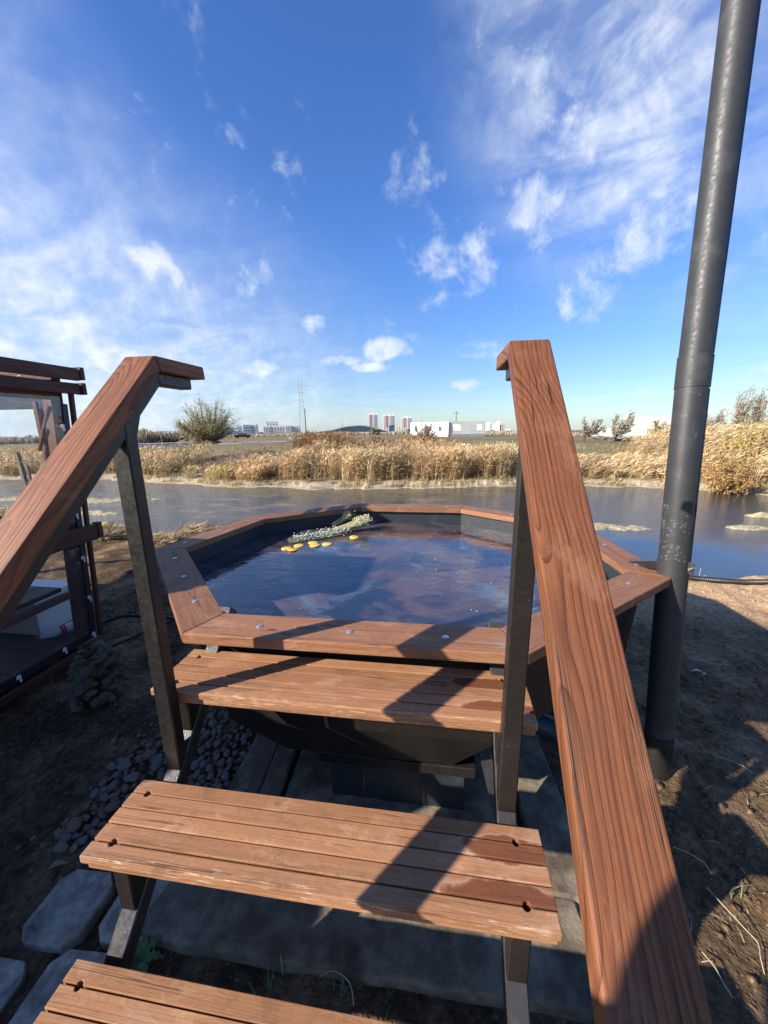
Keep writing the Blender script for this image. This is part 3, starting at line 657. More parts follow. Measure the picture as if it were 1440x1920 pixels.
cd_ = Vector((.50, -.86, 0)).normalized(); cz = pc(-.855)
beam('clamp_ear', cz+cd_*.064, cz+cd_*.092, .006, .055, mstr, pp, (0, 0, 1), .001)
tube('clamp_bolt', [cz+cd_*.083-Vector((cd_.y, -cd_.x, 0))*-.022, cz+cd_*.083+Vector((cd_.y, -cd_.x, 0))*-.028], .005, mbolt, pp, 8)
beam('bracket_bar', pc(-.868)+Vector((-.05, .02, .0)), U(.965, .52, -.925), .03, .04, mblack, pp, (0, 0, 1), .002)
tube('flue_pipe', [U(.33, .42, -1.52), U(.62, .36, -1.55), U(.93, .315, -1.66), U(1.04, .305, -1.69)], [.062]*4, mtub, pp, 24)

# ------------------------------------------------------------------ concrete slabs, pavers, pebbles
def concrete(name, base, dark, scale=9.):
    q = mat(name, rough=.9, spec=.2); P = q.n('ShaderNodeNewGeometry').outputs['Position']
    c = q.mix(q.ramp(q.noise(P, scale, 6, .68), .36, .66), dark, base)
    c = q.mix(q.ramp(q.voro(P, 42.), .13, .05), c, tuple(k*.35 for k in base)); c = q.mix(q.ramp(q.noise(P, 3.3, 4, .6), .50, .66, 0, .75), c, (.060, .050, .038))
    q.put(q.b.inputs['Base Color'], c); q.put(q.b.inputs['Normal'], q.bump(q.m('ADD', q.noise(P, 60., 4, .7), q.m('MULTIPLY', q.voro(P, 90.), -.4)), .55, .004)); return q.mat
mconc = concrete('old_concrete', (.30, .25, .175), (.15, .12, .080)); mpav = concrete('paver_concrete', (.50, .44, .34), (.28, .24, .19), 16.)
def slab(label, pts, h, drop=.12):
    o = prism('concrete_slab', [GU(x, y, h) for x, y in pts], (0, 0, -drop), (1, 0, 0), mconc, None, .010, 2)
    bm = bmesh.new(); bm.from_mesh(o.data); bmesh.ops.subdivide_edges(bm, edges=[e for e in bm.edges if e.calc_length() > .1], cuts=14, use_grid_fill=True)
    for v in bm.verts: v.co += Vector([mnoise.noise(v.co*9+Vector((k*7, 0, 0))) for k in range(3)])*.009
    bm.to_mesh(o.data); bm.free(); return tagp(o, label, 'concrete slab')
slab('long weathered concrete slab lying across under the wooden steps', [(-.485, -.465), (.62, -.445), (.60, -.245), (-.45, -.29)], .045)
slab('narrow concrete slab running back along the right foot of the steps', [(.52, -.24), (.67, -.265), (.625, .30), (.50, .26)], .050)
slab('short stained concrete slab on the pebbles left of the firebox', [(-.455, -.19), (-.27, -.19), (-.30, .32), (-.47, .30)], .035)
slab('broad concrete pad under the firebox of the tub', [(-.255, -.20), (.495, -.20), (.49, .50), (-.285, .50)], .018)
path = thing('paver_path', 'grey eight-sided concrete pavers laid as a path beside the lower left step', 'paver path', GU(-.75, -.45))
u1 = (U(-.604, -.388, 0)-U(-.773, -.386, 0)); u1.z = 0
def paver(cx, cy, rot, tz):
    w_, l_, c_ = .112, .150, .040; M = Matrix.Rotation(rot, 3, 'Z'); pts = []
    for x, y in [(-w_+c_, -l_), (w_-c_, -l_), (w_, -l_+c_*1.3), (w_, l_-c_*1.3), (w_-c_, l_), (-w_+c_, l_), (-w_, l_-c_*1.3), (-w_, -l_+c_*1.3)]: pts.append(GU(cx, cy, 0)+M @ Vector((x*1.02, y*.76, tz+.042)))
    o = prism('paving_stone', pts, (random.uniform(-.006, .006), 0, -.07), (1, 0, 0), mpav, path, .004, 2)
    # shallow worn recess in the top: inner ring pressed down
    bm = bmesh.new(); bm.from_mesh(o.data); f = max(bm.faces, key=lambda f: f.calc_area()*(f.normal.z > .9))
    r = bmesh.ops.inset_region(bm, faces=[f], thickness=.022, depth=0); r = bmesh.ops.inset_region(bm, faces=[f], thickness=.008, depth=-.007)
    bmesh.ops.recalc_face_normals(bm, faces=bm.faces); bm.to_mesh(o.data); bm.free()
for a in [(-.683, -.432, .05, 0), (-.500, -.405, .05, -.005), (-.735, -.610, .02, -.008), (-.548, -.575, .06, -.004), (-.60, -.755, .04, 0), (-.79, -.79, .03, -.004)]: paver(*a)

q = mat('pebble_stone', rough=.75, spec=.3); c = q.n('ShaderNodeTexCoord').outputs['Object']; r = q.n('ShaderNodeObjectInfo').outputs['Random']
nn = q.noise(q.v('ADD', c, q.v('SCALE', (9, 7, 5), r)), 40., 5, .65)
b0 = q.mix(r, (.20, .105, .055), (.38, .215, .125)); b0 = q.mix(q.ramp(r, .55, .6), b0, (.20, .18, .16)); 
q.put(q.b.inputs['Base Color'], q.mix(q.ramp(nn, .35, .7), b0, (.21, .16, .12))); q.put(q.b.inputs['Normal'], q.bump(nn, .5, .004)); mpeb = q.mat
q = mat('rough_stone', rough=.9, spec=.2); c = q.n('ShaderNodeTexCoord').outputs['Object']; r = q.n('ShaderNodeObjectInfo').outputs['Random']
nn = q.noise(q.v('ADD', c, q.v('SCALE', (9, 7, 5), r)), 22., 6, .7)
q.put(q.b.inputs['Base Color'], q.mix(q.ramp(nn, .35, .68), (.10, .082, .06), (.25, .205, .14))); q.put(q.b.inputs['Normal'], q.bump(nn, .9, .01)); mrock = q.mat
def stone_mesh(name, ang, seed, sub=2):
    R = random.Random(seed); bm = bmesh.new(); bmesh.ops.create_icosphere(bm, subdivisions=sub, radius=1)
    pl = [(Vector((R.gauss(0, 1), R.gauss(0, 1), R.gauss(0, 1))).normalized(), R.uniform(.55, .85)) for _ in range(ang)]
    for v in bm.verts:
        for n_, d_ in pl:
            k = v.co.dot(n_)
            if k > d_: v.co -= n_*(k-d_)*.92
        v.co *= 1+.08*mnoise.noise(v.co*1.7+Vector((seed, 0, 0)))
    return bm_to(name, bm, True)
PEB = [stone_mesh('stone', 5, 100+i, 1) for i in range(7)]
for me in PEB: me.materials.append(mpeb)
RK = [stone_mesh('rock', 11, 200+i) for i in range(6)]
for me in RK:
    me.materials.append(mrock)
    for p in me.polygons: p.use_smooth = False
def put_stone(name, mes, loc, s, par, rz=None, flat=.62):
    sx, sy, sz = s*random.uniform(.8, 1.35), s*random.uniform(.75, 1.05), s*flat*random.uniform(.8, 1.1)
    M = Matrix.Translation(loc) @ Matrix.Rotation(random.uniform(0, 6.28) if rz is None else rz, 4, 'Z') @ Matrix.Rotation(random.gauss(0, .3), 4, 'X') @ Matrix.Rotation(random.gauss(0, .3), 4, 'Y') @ Matrix.Diagonal((sx, sy, sz, 1))
    return link(name, random.choice(mes), None, par, M)
bed = thing('pebble_bed', 'bed of brown river pebbles on the soil left of the tub foot', 'pebble bed', GU(-.66, .05))
def inpoly(x, y, P):
    c = False
    for i in range(len(P)):
        x1, y1 = P[i-1]; x2, y2 = P[i]
        if (y1 > y) != (y2 > y) and x < (x2-x1)*(y-y1)/(y2-y1)+x1: c = not c
    return c
PB = [(GU(a, b).x/S, GU(a, b).y/S) for a, b in [(-.90, -.33), (-.50, -.29), (-.47, -.19), (-.47, .34), (-.30, .52), (-.62, .50), (-.80, .28), (-.93, -.02)]]
def gz0(x, y): return float(height(np.array(x), np.array(y)))
pts = []; tries = 0
while len(pts) < 300 and tries < 30000:
    tries += 1; x, y = random.uniform(-1.1, -.28), random.uniform(-.30, .70)
    if not inpoly(x, y, PB): continue
    r = random.uniform(.016, .030)*(1.35 if x < -.72 and random.random() < .4 else 1)
    if all((x*S-a)**2+(y*S-b)**2 > (.66*(r+c))**2 for a, b, c in pts): pts.append((x*S, y*S, r))
for x, y, r in pts: put_stone('stone', PEB, Vector((x, y, gz0(x, y)+r*random.uniform(.3, .75))), r*1.12, bed)
def joined_stones(name, locs, mt, par=None):
    V = []; Fc = []; base = [(np.array([v.co for v in m.vertices]), np.array([list(p.vertices) for p in m.polygons])) for m in PEB]
    k = 0
    for (x, y, z, r) in locs:
        b, f = random.choice(base); a = random.uniform(0, 6.28); R_ = np.array([[math.cos(a), -math.sin(a), 0], [math.sin(a), math.cos(a), 0], [0, 0, 1]])
        V.append((b*np.array([r*random.uniform(.8, 1.3), r, r*.65])) @ R_.T+np.array([x, y, z])); Fc.append(f+k); k += len(b)
    return link(name, big_mesh(name, np.concatenate(V), np.concatenate(Fc), True), mt, par)
fill = []
while len(fill) < 900:
    x, y = random.uniform(-1.1, -.26), random.uniform(-.33, .72)
    if inpoly(x, y, PB) or (random.random() < .12): fill.append((x*S, y*S, gz0(x*S, y*S)+.002, random.uniform(.008, .018)))
o = joined_stones('small_stones', fill, mpeb, bed); o['kind'] = 'stuff'

# soil clods and crumbs scattered over the bare ground
clod = []
while len(clod) < 5200:
    x, y = random.uniform(-3.4, 4.6), random.uniform(-.9, 3.0)
    d = math.hypot(x-CAM.x, y-CAM.y)
    dn_ = .3+.7*float(vnoise(np.array(x*1.7), np.array(y*1.7), 5) > .45)
    if random.random() > dn_*min(1, 1.6/d) or (-.7 < x < .9 and -.66 < y < .7): continue
    clod.append((x, y, gz0(x, y)+.002, random.choice((.004, .006, .009, .013, .018))*random.uniform(.7, 1.3)))
tagp(joined_stones('soil_clods', clod, mground), 'loose crumbs and clods of dark soil around the tub', kind='stuff')

# stone pile under the gazebo corner
rp = thing('stone_pile', 'heaped rough brown stones beside the corner of the gazebo floor', 'stone pile', GU(-1.42, .36))
for k in range(110):
    a = random.uniform(0, 6.28); lv = random.random(); rr = (.115*(1.1-.55*lv))*random.uniform(.55, 1.0); 
    put_stone('rock', RK, U(-1.445+rr*math.cos(a)*1.05, .39+rr*math.sin(a)*1.15, -1.67+lv*.245), random.uniform(.026, .050), rp, flat=.8)

# ------------------------------------------------------------------ gazebo on the left
X0 = -1.487
KG = 1.15                    # the gazebo stands a little farther out than first surveyed
def GZU(x, y, z): return U(.2385+(x-.2385)*KG, -1.0184+(y+1.0184)*KG, -.3677+(z+.3677)*KG)
gx0 = GZU(X0+.006, 0, 0).x
gz = thing('gazebo', 'dark brown timber gazebo with clear film walls held by white clips', 'gazebo', GZU(-2.1, -.1, -1.68))
YB, XF = -.72, -4.6         # back and far limits
def yc(z): return .462+(z+1.38)*.072     # the corner leans a little outward with height
def zt(z): return GZU(0, 0, z).z
# floor
y = YB
while y < .43:
    prism('floor_plank', [GZU(XF, y, -1.392), GZU(X0-.045, y, -1.392), GZU(X0-.045, y+.083, -1.392), GZU(XF, y+.083, -1.392)], (0, 0, -.035), (1, 0, 0), mfloor, gz, .002, 1); y += .087
for yy in (-.5, 0, .4): beam('floor_joist', GZU(XF, yy, -1.455), GZU(X0-.06, yy, -1.455), .05, .09, mdark, gz)
beam('sill_board', GZU(X0+.004, YB, -1.425), GZU(X0+.004, .462, -1.425), .030, .052, mdark, gz)
beam('sill_board', GZU(X0-.034, YB, -1.372), GZU(X0-.034, .44, -1.372), .028, .030, mdark, gz)
mfilmtape = mat('black_film_border', (.018, .014, .022), .45).mat
beam('film_border', GZU(X0-.004, YB, -1.375), GZU(X0-.004, .455, -1.375), .003, .060, mfilmtape, gz, (0, 0, 1), .001)
# corner posts, leaning slightly
def post_(x, z0, z1, dy, wx, wy, mt=mdark, nm='corner_post'): return beam(nm, GZU(x, yc(z0)+dy, z0), GZU(x, yc(z1)+dy, z1), wx, wy, mt, gz, (0, 1, 0), .003)
post_(X0-.040, -1.395, -.13, -.020, .075, .090)
post_(X0+.006, -1.40, -.16, .028, .030, .028)
beam('film_border', GZU(X0+.002, yc(-1.37)-.004, -1.37), GZU(X0+.002, yc(-.25)-.004, -.25), .004, .040, mfilmtape, gz, (0, 1, 0), .001)
for xx, yy in ((XF, .43), (XF, YB), (X0-.04, YB)): beam('corner_post', GZU(xx, yy, -1.395), GZU(xx, yy, -.22), .10, .10, mdark, gz, (0, 1, 0))
# mid rail, lower rail, top boards
beam('mid_rail', GZU(X0+.022, YB, -.862), GZU(X0+.022, .553, -.862), .040, .125, mdark, gz)
beam('mid_rail_end', GZU(X0+.022, .556, -.858), GZU(X0+.022, .580, -.858), .052, .128, mdark, gz)
beam('lower_rail', GZU(X0-.030, YB, -1.138), GZU(X0-.030, .41, -1.138), .040, .055, mdark, gz)
beam('fascia_board', GZU(X0+.045, .20, -.118), GZU(X0+.045, .588, -.118), .030, .088, mdark, gz)
beam('fascia_board', GZU(X0+.040, .20, -.182), GZU(X0+.040, .585, -.182), .030, .078, mdark, gz)
beam('fascia_end', GZU(X0+.020, .603, -.112), GZU(X0+.060, .603, -.112), .034, .090, mdark, gz)
beam('fascia_end', GZU(X0+.020, .600, -.180), GZU(X0+.060, .600, -.180), .032, .084, mdark, gz)
beam('top_beam', GZU(XF, .50, -.13), GZU(X0+.02, .50, -.13), .05, .07, mdark, gz)
box('roof', GZU(XF-.05, YB-.05, -.105), GZU(X0+.030, -.43, -.072), mdark, gz, .002)
box('roof', GZU(XF-.05, -.428, -.105), GZU(-2.35, .565, -.072), mdark, gz, .002)
xx = X0-.05
while xx > XF+.1: beam('shade_wall_plank', GZU(xx, YB, -1.40), GZU(xx, YB, -.12), .10*S*KG-.006, .022, mdark, gz, (0, 1, 0), .002); xx -= .10  # unseen opaque back wall, added to shade the ground beside the tub
# bench with the white cabinet below
prism('bench_plank', [GZU(X0-.060, YB+.05, -1.10), GZU(X0-.060, .40, -1.10), GZU(X0-.16, .40, -1.10), GZU(X0-.16, YB+.05, -1.10)], (0, 0, -.035), (0, 1, 0), mfloor, gz)
for k in range(1, 6): a_ = X0-.060-k*.104; prism('bench_plank', [GZU(a_, YB+.05, -1.10), GZU(a_, .40, -1.10), GZU(a_-.10, .40, -1.10), GZU(a_-.10, YB+.05, -1.10)], (0, 0, -.035), (0, 1, 0), mfloor, gz)
# clear film
q = mat('clear_film', (.9, .92, .95), .12, spec=.5); nt = q.nt; outn = nt.nodes['Material Output']
P = q.n('ShaderNodeNewGeometry').outputs['Position']
gl = q.n('ShaderNodeBsdfGlossy'); gl.inputs['Roughness'].default_value = .07; gl.inputs['Color'].default_value = (.9, .92, 1, 1)
q.put(gl.inputs['Normal'], q.bump(q.noise(q.v('MULTIPLY', P, (1, 2.2, .8)), 3.2, 3, .5), .6, .05))
tr_ = q.n('ShaderNodeBsdfTransparent'); tr_.inputs[0].default_value = (.97, .97, .98, 1)
df = q.n('ShaderNodeBsdfDiffuse'); df.inputs[0].default_value = (.7, .72, .75, 1)
m1 = q.n('ShaderNodeMixShader'); q.put(m1.inputs[0], q.m('MULTIPLY', q.m('ADD', .2, q.noise(P, 8., 4)), .05)); nt.links.new(tr_.outputs[0], m1.inputs[1]); nt.links.new(df.outputs[0], m1.inputs[2])
fr = q.n('ShaderNodeFresnel'); fr.inputs[0].default_value = 1.35
m2 = q.n('ShaderNodeMixShader'); lw = q.n('ShaderNodeLayerWeight'); lw.inputs[0].default_value = .25; q.put(m2.inputs[0], q.m('ADD', .03, q.m('MULTIPLY', lw.outputs['Facing'], .30))); nt.links.new(m1.outputs[0], m2.inputs[1]); nt.links.new(gl.outputs[0], m2.inputs[2])
nt.links.new(m2.outputs[0], outn.inputs[0]); mfilm = q.mat
def film(name, a, b, c, d):
    link(name, mesh_from(name, [a, b, c, d], [(0, 1, 2, 3)]), mfilm, gz)
film('film_wall', GZU(X0-.002, YB, -.80), GZU(X0-.002, yc(-.8)-.02, -.80), GZU(X0-.002, yc(-.22)-.02, -.22), GZU(X0-.002, YB, -.22))
film('film_wall', GZU(X0-.002, YB, -1.36), GZU(X0-.002, yc(-1.36)-.02, -1.36), GZU(X0-.002, yc(-.92)-.02, -.92), GZU(X0-.002, YB, -.92))
# end wall: rolled blue-grey film valance, jamb boards with braces
q = mat('blue_grey_film', rough=.65, spec=.15); P = q.n('ShaderNodeNewGeometry').outputs['Position']
st = q.noise(q.v('MULTIPLY', P, (1.6, 1, 9.)), 2.2, 4, .6, 1.2); q.put(q.b.inputs['Base Color'], q.mix(q.ramp(st, .35, .65), (.012, .018, .036), (.035, .042, .065))); q.put(q.b.inputs['Normal'], q.bump(st, .4, .01)); mroll = q.mat
beam('header', GZU(X0-.015, .20, -.215), GZU(X0-.015, .52, -.215), .03, .06, mdark, gz)
beam('film_panel', GZU(X0-.092, .512, -.80), GZU(X0-.092, .512, -.25), .10, .010, mroll, gz, (0, 1, 0))
beam('film_valance', GZU(XF, .50, -.228), GZU(X0-.06, .50, -.228), .012, .145, mroll, gz)
beam('jamb_board', GZU(X0-.052, .515, -.87), GZU(X0-.052, .515, -.22), .055, .060, mgrey, gz, (0, 1, 0))
beam('jamb_board', GZU(X0-.105, .505, -1.39), GZU(X0-.105, .505, -.24), .035, .045, mdark, gz, (0, 1, 0))
beam('brace', GZU(X0-.13, .495, -.46), GZU(X0-.03, .495, -.26), .02, .03, mdark, gz, (0, 1, 0)); beam('film_roll', GZU(X0-.12, .49, -.60), GZU(X0-.055, .49, -.36), .008, .034, mroll, gz, (0, 1, 0)); beam('film_roll', GZU(X0-.12, .49, -.80), GZU(X0-.075, .49, -.50), .008, .028, mroll, gz, (0, 1, 0))
beam('jamb_board', GZU(XF, .5, -.80), GZU(X0-.07, .5, -.80), .03, .05, mdark, gz)
# white turn clips
mclip = mat('white_clip_plastic', (.72, .73, .74), .4).mat
def clip(px, py):
    p = at_x(px, py, gx0)
    o = box('clip', p+Vector((0, -.010, -.012)), p+Vector((.012, .010, .014)), mclip, gz, .003)
    box('clip_tab', p+Vector((.0135, -.005, -.034)), p+Vector((.020, .006, .016)), mclip, o, .002); box('clip_wing', p+Vector((.0135, -.021, -.006)), p+Vector((.017, -.0075, .008)), mclip, o, .001)
for c_ in [(36, 708), (104, 720), (116, 800), (141, 965), (154, 1046), (166, 1120), (174, 1188), (120, 1218), (34, 1270)]: clip(*c_)

mwhite = mat('white_cabinet_paint', (.62, .64, .64), .45).mat
cb = box('cabinet', GZU(-2.10, .425, -1.388), GZU(-1.76, .66, -1.19), mwhite, None, .004)
tagp(cb, 'small white cabinet standing on the gazebo floor behind the bottle', 'cabinet')
# empty plastic bottle with red label
q = mat('clear_plastic', (.80, .86, .90), .12, spec=.9); q.b.inputs['Transmission Weight'].default_value = .3; q.b.inputs['IOR'].default_value = 1.15; mpet = q.mat
q = mat('red_label', rough=.35); c = q.n('ShaderNodeTexCoord').outputs['Object']; x, y, z = q.xyz(c)
wvv = q.m('SINE', q.m('ADD', q.m('MULTIPLY', z, 150.), q.m('MULTIPLY', x, 90.))); q.put(q.b.inputs['Base Color'], q.mix(q.m('MULTIPLY', q.ramp(q.m('ABSOLUTE', wvv), .25, .1), q.ramp(q.m('ABSOLUTE', y), .03, .02)), (.50, .015, .02), (.8, .75, .75))); mlab = q.mat
bt = thing('plastic_bottle', 'empty clear plastic bottle with red label and red cap lying on the gazebo floor', 'bottle', GZU(-1.70, .46, -1.39))
bA, bB = GZU(-1.69, .395, -1.362), GZU(-1.655, .512, -1.366); ax = (bB-bA).normalized(); BL = .30; bA = bA-ax*.06
lathe('bottle_body', [(.011, .018), (.014, .03), (.028, .075), (.036, .11), (.034, .145), (.034, .19), (.037, .22), (.036, .262), (.031, .285), (.012, .29)], bA, ax, mpet, bt, 24)
lathe('label', [(.0350, .145), (.0350, .19)], bA, ax, mlab, bt, 24); lathe('cap', [(.015, 0), (.0155, .002), (.0155, .018), (.013, .02)], bA, ax, mat('red_cap', (.45, .02, .02), .4).mat, bt, 18)

# unseen low fence, added and stepped in height to shade the ground
fn = thing('shade_fence', 'low plank fence out of view, added to shade the ground left of the steps', 'fence', U(X0, -1.5, -1.68))
yy = -.50
for k in range(19):
    beam('plank', U(X0-.004, yy-.043, -1.69), U(X0-.004, yy-.043, (-.50 if k < 6 else -.80)+random.uniform(-.012, .012)), .085*S, .024, mdark, fn, (1, 0, 0), .002); yy -= .093
for k in range(3): beam('post', U(X0-.055, -.9-k*.6, -1.7), U(X0-.055, -.9-k*.6, -.92), .07, .07, mdark, fn, (0, 1, 0))
for z in (-1.42, -1.05): beam('rail', U(X0-.027, -.505, z), U(X0-.027, yy+.01, z), .025, .06, mdark, fn)
# ------------------------------------------------------------------ hoses, litter, weeds
mhose = mat('black_hose', (.018, .018, .019), .45).mat
def hose(name, label, pts, r, cat='hose', rib=False, mt=None):
    P = [Vector(p) for p in pts]; out = []
    for i in range(len(P)-1):
        p0, p1, p2, p3 = P[max(i-1, 0)], P[i], P[i+1], P[min(i+2, len(P)-1)]
        for s in range(10):
            t = s/10; out.append(.5*((2*p1)+(p2-p0)*t+(2*p0-5*p1+4*p2-p3)*t*t+(3*p1-p0-3*p2+p3)*t**3))
    out.append(P[-1])
    if rib:
        L = sum((out[i+1]-out[i]).length for i in range(len(out)-1)); n = int(L/.019)*2; fine = []; 
        for k in range(n+1):
            s = k/n*(len(out)-1); i = min(int(s), len(out)-2); fine.append(out[i].lerp(out[i+1], s-i))
        rr = [r*(1.0 if k % 2 else .80) for k in range(n+1)]; o = tube(name, fine, rr, mt or mhose, None, 12)
    else: o = tube(name, out, r, mt or mhose, None, 8)
    return tagp(o, label, cat)
def gp(px, py, h=.0, z=0.):
    p = at_z(px, py, z); return Vector((p.x, p.y, gz0(p.x, p.y)+h))
hose('corrugated_hose', 'black corrugated drain hose lying along the pond edge at the right', [gp(1252, 1082, .03), gp(1290, 1088, .03), gp(1340, 1093, .032), gp(1400, 1096, .03), gp(1450, 1098, .03), gp(1520, 1101, .03)], .034, 'hose', True)
hose('garden_hose', 'thin black hose looping on dark soil from the gazebo corner, upper strand', [gp(150, 1196, .02), gp(188, 1170, .015), gp(225, 1158, .015), gp(262, 1155, .015), gp(330, 1162, .015), gp(400, 1190, .012)], .015)
hose('garden_hose', 'thin black hose crossing the dark soil below the other loop, left of the post', [gp(205, 1218, .015), gp(235, 1205, .012), gp(268, 1190, .012), gp(320, 1165, .012)], .012)
hose('cable', 'grey cable sagging under the near corner of the gazebo floor', [U(X0-.1, .30, -1.55), gp(90, 1268, .02), gp(60, 1272, .015), gp(10, 1290, .03)], .006, 'cable')

# white plastic sack and a red lighter by the left slab
q = mat('white_plastic_sack', (.55, .60, .66), .35); P = obj_coord(q); q.put(q.b.inputs['Normal'], q.bump(q.noise(P, 30., 4, .6, 1.), .9, .02)); 
bm = bmesh.new(); bmesh.ops.create_icosphere(bm, subdivisions=4, radius=1)
for v in bm.verts:
    n_ = mnoise.noise(v.co*2.2)*.28+abs(mnoise.noise(v.co*5.5))*.16; v.co *= 1+n_; v.co.x *= .098; v.co.y *= .07; v.co.z *= .055
o = link('plastic_bag', bm_to('plastic_bag', bm, True), q.mat, None, Matrix.Translation(GU(-.475, .225, .06))); tagp(o, 'crumpled whitish plastic bag half hidden under the upper step', 'plastic bag')
o = beam('lighter', GU(-.405, .075, .047), GU(-.365, .115, .047), .018, .014, mat('red_plastic', (.45, .02, .035), .3).mat, None, (0, 0, 1), .004, 2); tagp(o, 'small red plastic lighter lying on the concrete beside the tub', 'lighter')
# fallen leaves
ml1 = mat('pale_leaf', (.40, .52, .46), .6).mat; ml2 = mat('dry_leaf', (.30, .22, .13), .8).mat
def leaf(px, py, L, Wd, mt, lab, rot=0, cat='leaf'):
    c = gp(px, py, .012); V = []; Fc = []; n = 7
    for i in range(n+1):
        t = i/n; wv_ = Wd*math.sin(math.pi*t**.8); x = (t-.5)*L; zz = .012*math.sin(t*4)
        V += [(x, -wv_, zz+.3*wv_), (x, 0, zz), (x, wv_, zz+.2*wv_)]
    for i in range(n): k = i*3; Fc += [(k, k+1, k+4, k+3), (k+1, k+2, k+5, k+4)]
    o = link('fallen_leaf', mesh_from('fallen_leaf', V, Fc, True), mt, None, Matrix.Translation(c) @ Matrix.Rotation(rot, 4, 'Z')); tagp(o, lab, cat)
leaf(1308, 1266, .085, .012, ml1, 'pale bluish-green narrow leaf lying on the shaded soil right of the pipe', -.1)
leaf(1322, 1268, .055, .010, ml1, 'short bluish leaf touching the pale leaf right of the stovepipe', .35)
leaf(112, 1632, .075, .012, ml2, 'curled dry leaf on black soil above the pavers', .6)
leaf(215, 1500, .05, .010, ml2, 'dry leaf scrap at the near edge of the pebbles', .9)

# dry stalks and green weeds
mdry = mat('dry_straw', (.50, .42, .28), .8, spec=.2).mat; mgr = mat('weed_green', (.085, .14, .045), .7, spec=.3).mat; mgr2 = mat('weed_pale_green', (.16, .21, .11), .7, spec=.3).mat
def blades(name, label, c, n, h, spread, mt, wd=.003, curve=.6, kind=None, cat='weed'):
    V = []; Fc = []
    for i in range(n):
        a = random.uniform(0, 6.28); b = c+Vector((random.gauss(0, spread*.25), random.gauss(0, spread*.25), 0)); L = h*random.uniform(.5, 1.1); d = Vector((math.cos(a), math.sin(a), 0)); sd_ = Vector((-d.y, d.x, 0)); m = 5; k = len(V); cv = curve*random.uniform(.4, 1.5)
        for s in range(m+1):
            t = s/m; p = b+d*(L*cv*t*t)+Vector((0, 0, L*t*(1-.42*cv*t))); w_ = wd*(1-t*.9); V += [p-sd_*w_, p+sd_*w_]
        for s in range(m): Fc.append((k+2*s, k+2*s+1, k+2*s+3, k+2*s+2))
    return tagp(link(name, mesh_from(name, V, Fc), mt), label, cat, None, kind)
for px, py, n, h, mt_, lab in [(278, 1800, 14, .09, mgr, 'green weed tuft at the foot of the left stringer below the middle step'), (500, 1850, 7, .10, mgr2, 'thin grass tuft under the front edge of the long slab'),
        (640, 1862, 8, .11, mgr2, 'grass blades on dark soil above the bottom step'), (725, 1880, 6, .09, mgr, 'single green shoot near the middle bottom of the picture'),
        (1120, 1555, 9, .07, mgr, 'green tuft in the soil between the right slab and the handrail'), (1345, 1340, 9, .055, mgr2, 'pale green weed on the shaded soil right of the stovepipe'),
        (1330, 1180, 8, .05, mgr2, 'small weed just inside the shade edge right of the pipe'), (1200, 1250, 14, .08, mgr, 'weeds against the foot of the stovepipe'), (1375, 1680, 6, .10, mgr2, 'lone grass sprig right of the big handrail'),
        (215, 1395, 6, .05, mdry, 'dry sprig between pebbles and black soil'), (1170, 1255, 10, .07, mgr, 'weeds in the gap between tub and stovepipe')]:
    blades('weed', lab, gp(px, py), n, h, .05, mt_)
# toothed dandelion leaves
dv = thing('dandelion', 'low dandelion with toothed leaves beside the left stringer foot', 'weed', gp(262, 1812))
for k in range(8):
    a = k*.8+.2; V = []; Fc = []; n = 9; L = random.uniform(.06, .10)
    for i in range(n+1):
        t = i/n; wv_ = (.004+.011*math.sin(math.pi*min(1, t*1.05)))*(1.35 if i % 2 else .5); r_ = t*L; V += [(r_, -wv_, .02+.03*math.sin(t*2.6)), (r_, wv_, .02+.03*math.sin(t*2.6))]
    for i in range(n): Fc.append((2*i, 2*i+1, 2*i+3, 2*i+2))
    link('leaf', mesh_from('leaf', V, Fc), mgr, dv, Matrix.Translation(gp(262, 1812)) @ Matrix.Rotation(a, 4, 'Z'))
def stalk(px, py, pts, lab, r=.0016, mt_=None):
    c = gp(px, py, .006); hose('dry_stalk', lab, [c+Vector(p) for p in pts], r, 'dry stalk', False, mt_ or mdry)
stalk(1262, 1592, [(0, 0, .01), (.05, -.03, .02), (.09, -.05, .01), (.10, -.08, 0)], 'pale dry stalk on soil close to the right edge of the big handrail')
stalk(1322, 1680, [(0, 0, .05), (.02, -.05, .05), (.06, -.10, .03), (.09, -.13, .01), (.07, -.17, .01), (.055, -.21, 0)], 'long looping pale stalk on the sunlit soil at lower right')
stalk(1318, 1800, [(0, .01, .01), (.012, -.03, .02), (.02, -.06, .01), (.03, -.09, 0)], 'bundle of frayed straw beside the lower handrail')
stalk(1175, 1680, [(0, 0, .0), (-.02, -.03, .02), (-.015, -.07, .025), (.0, -.05, .02), (.01, 0, .03), (.0, -.10, 0)], 'curled thin stalk on soil right of the middle step')
stalk(1290, 1235, [(0, 0, .01), (.05, -.04, .02), (.12, -.06, .01), (.2, -.06, .0)], 'thin dry twig on the shaded soil behind the pale leaf')
stalk(1345, 1430, [(0, 0, .01), (.04, -.02, .015), (.09, -.05, .01), (.11, -.08, .0)], 'dry stem lying across the lit patch of soil')
stalk(600, 1830, [(0, 0, 0), (.05, -.0, .04), (.11, -.02, .04), (.13, -.05, 0)], 'bent dry straw arching over soil under the long slab')
stalk(530, 1825, [(0, 0, 0), (.0, .0, .05), (-.002, .0, .10)], 'upright dry stem standing in front of the long slab')
stalk(690, 1840, [(0, 0, 0), (.03, .02, .015), (.07, .045, .02)], 'short brown twig leaning on the slab edge', .003)
stalk(1310, 1085, [(0, 0, 0), (.0, .0, .06), (.004, 0, .13)], 'white dry stalk standing at the water edge behind the drain hose', .0022)
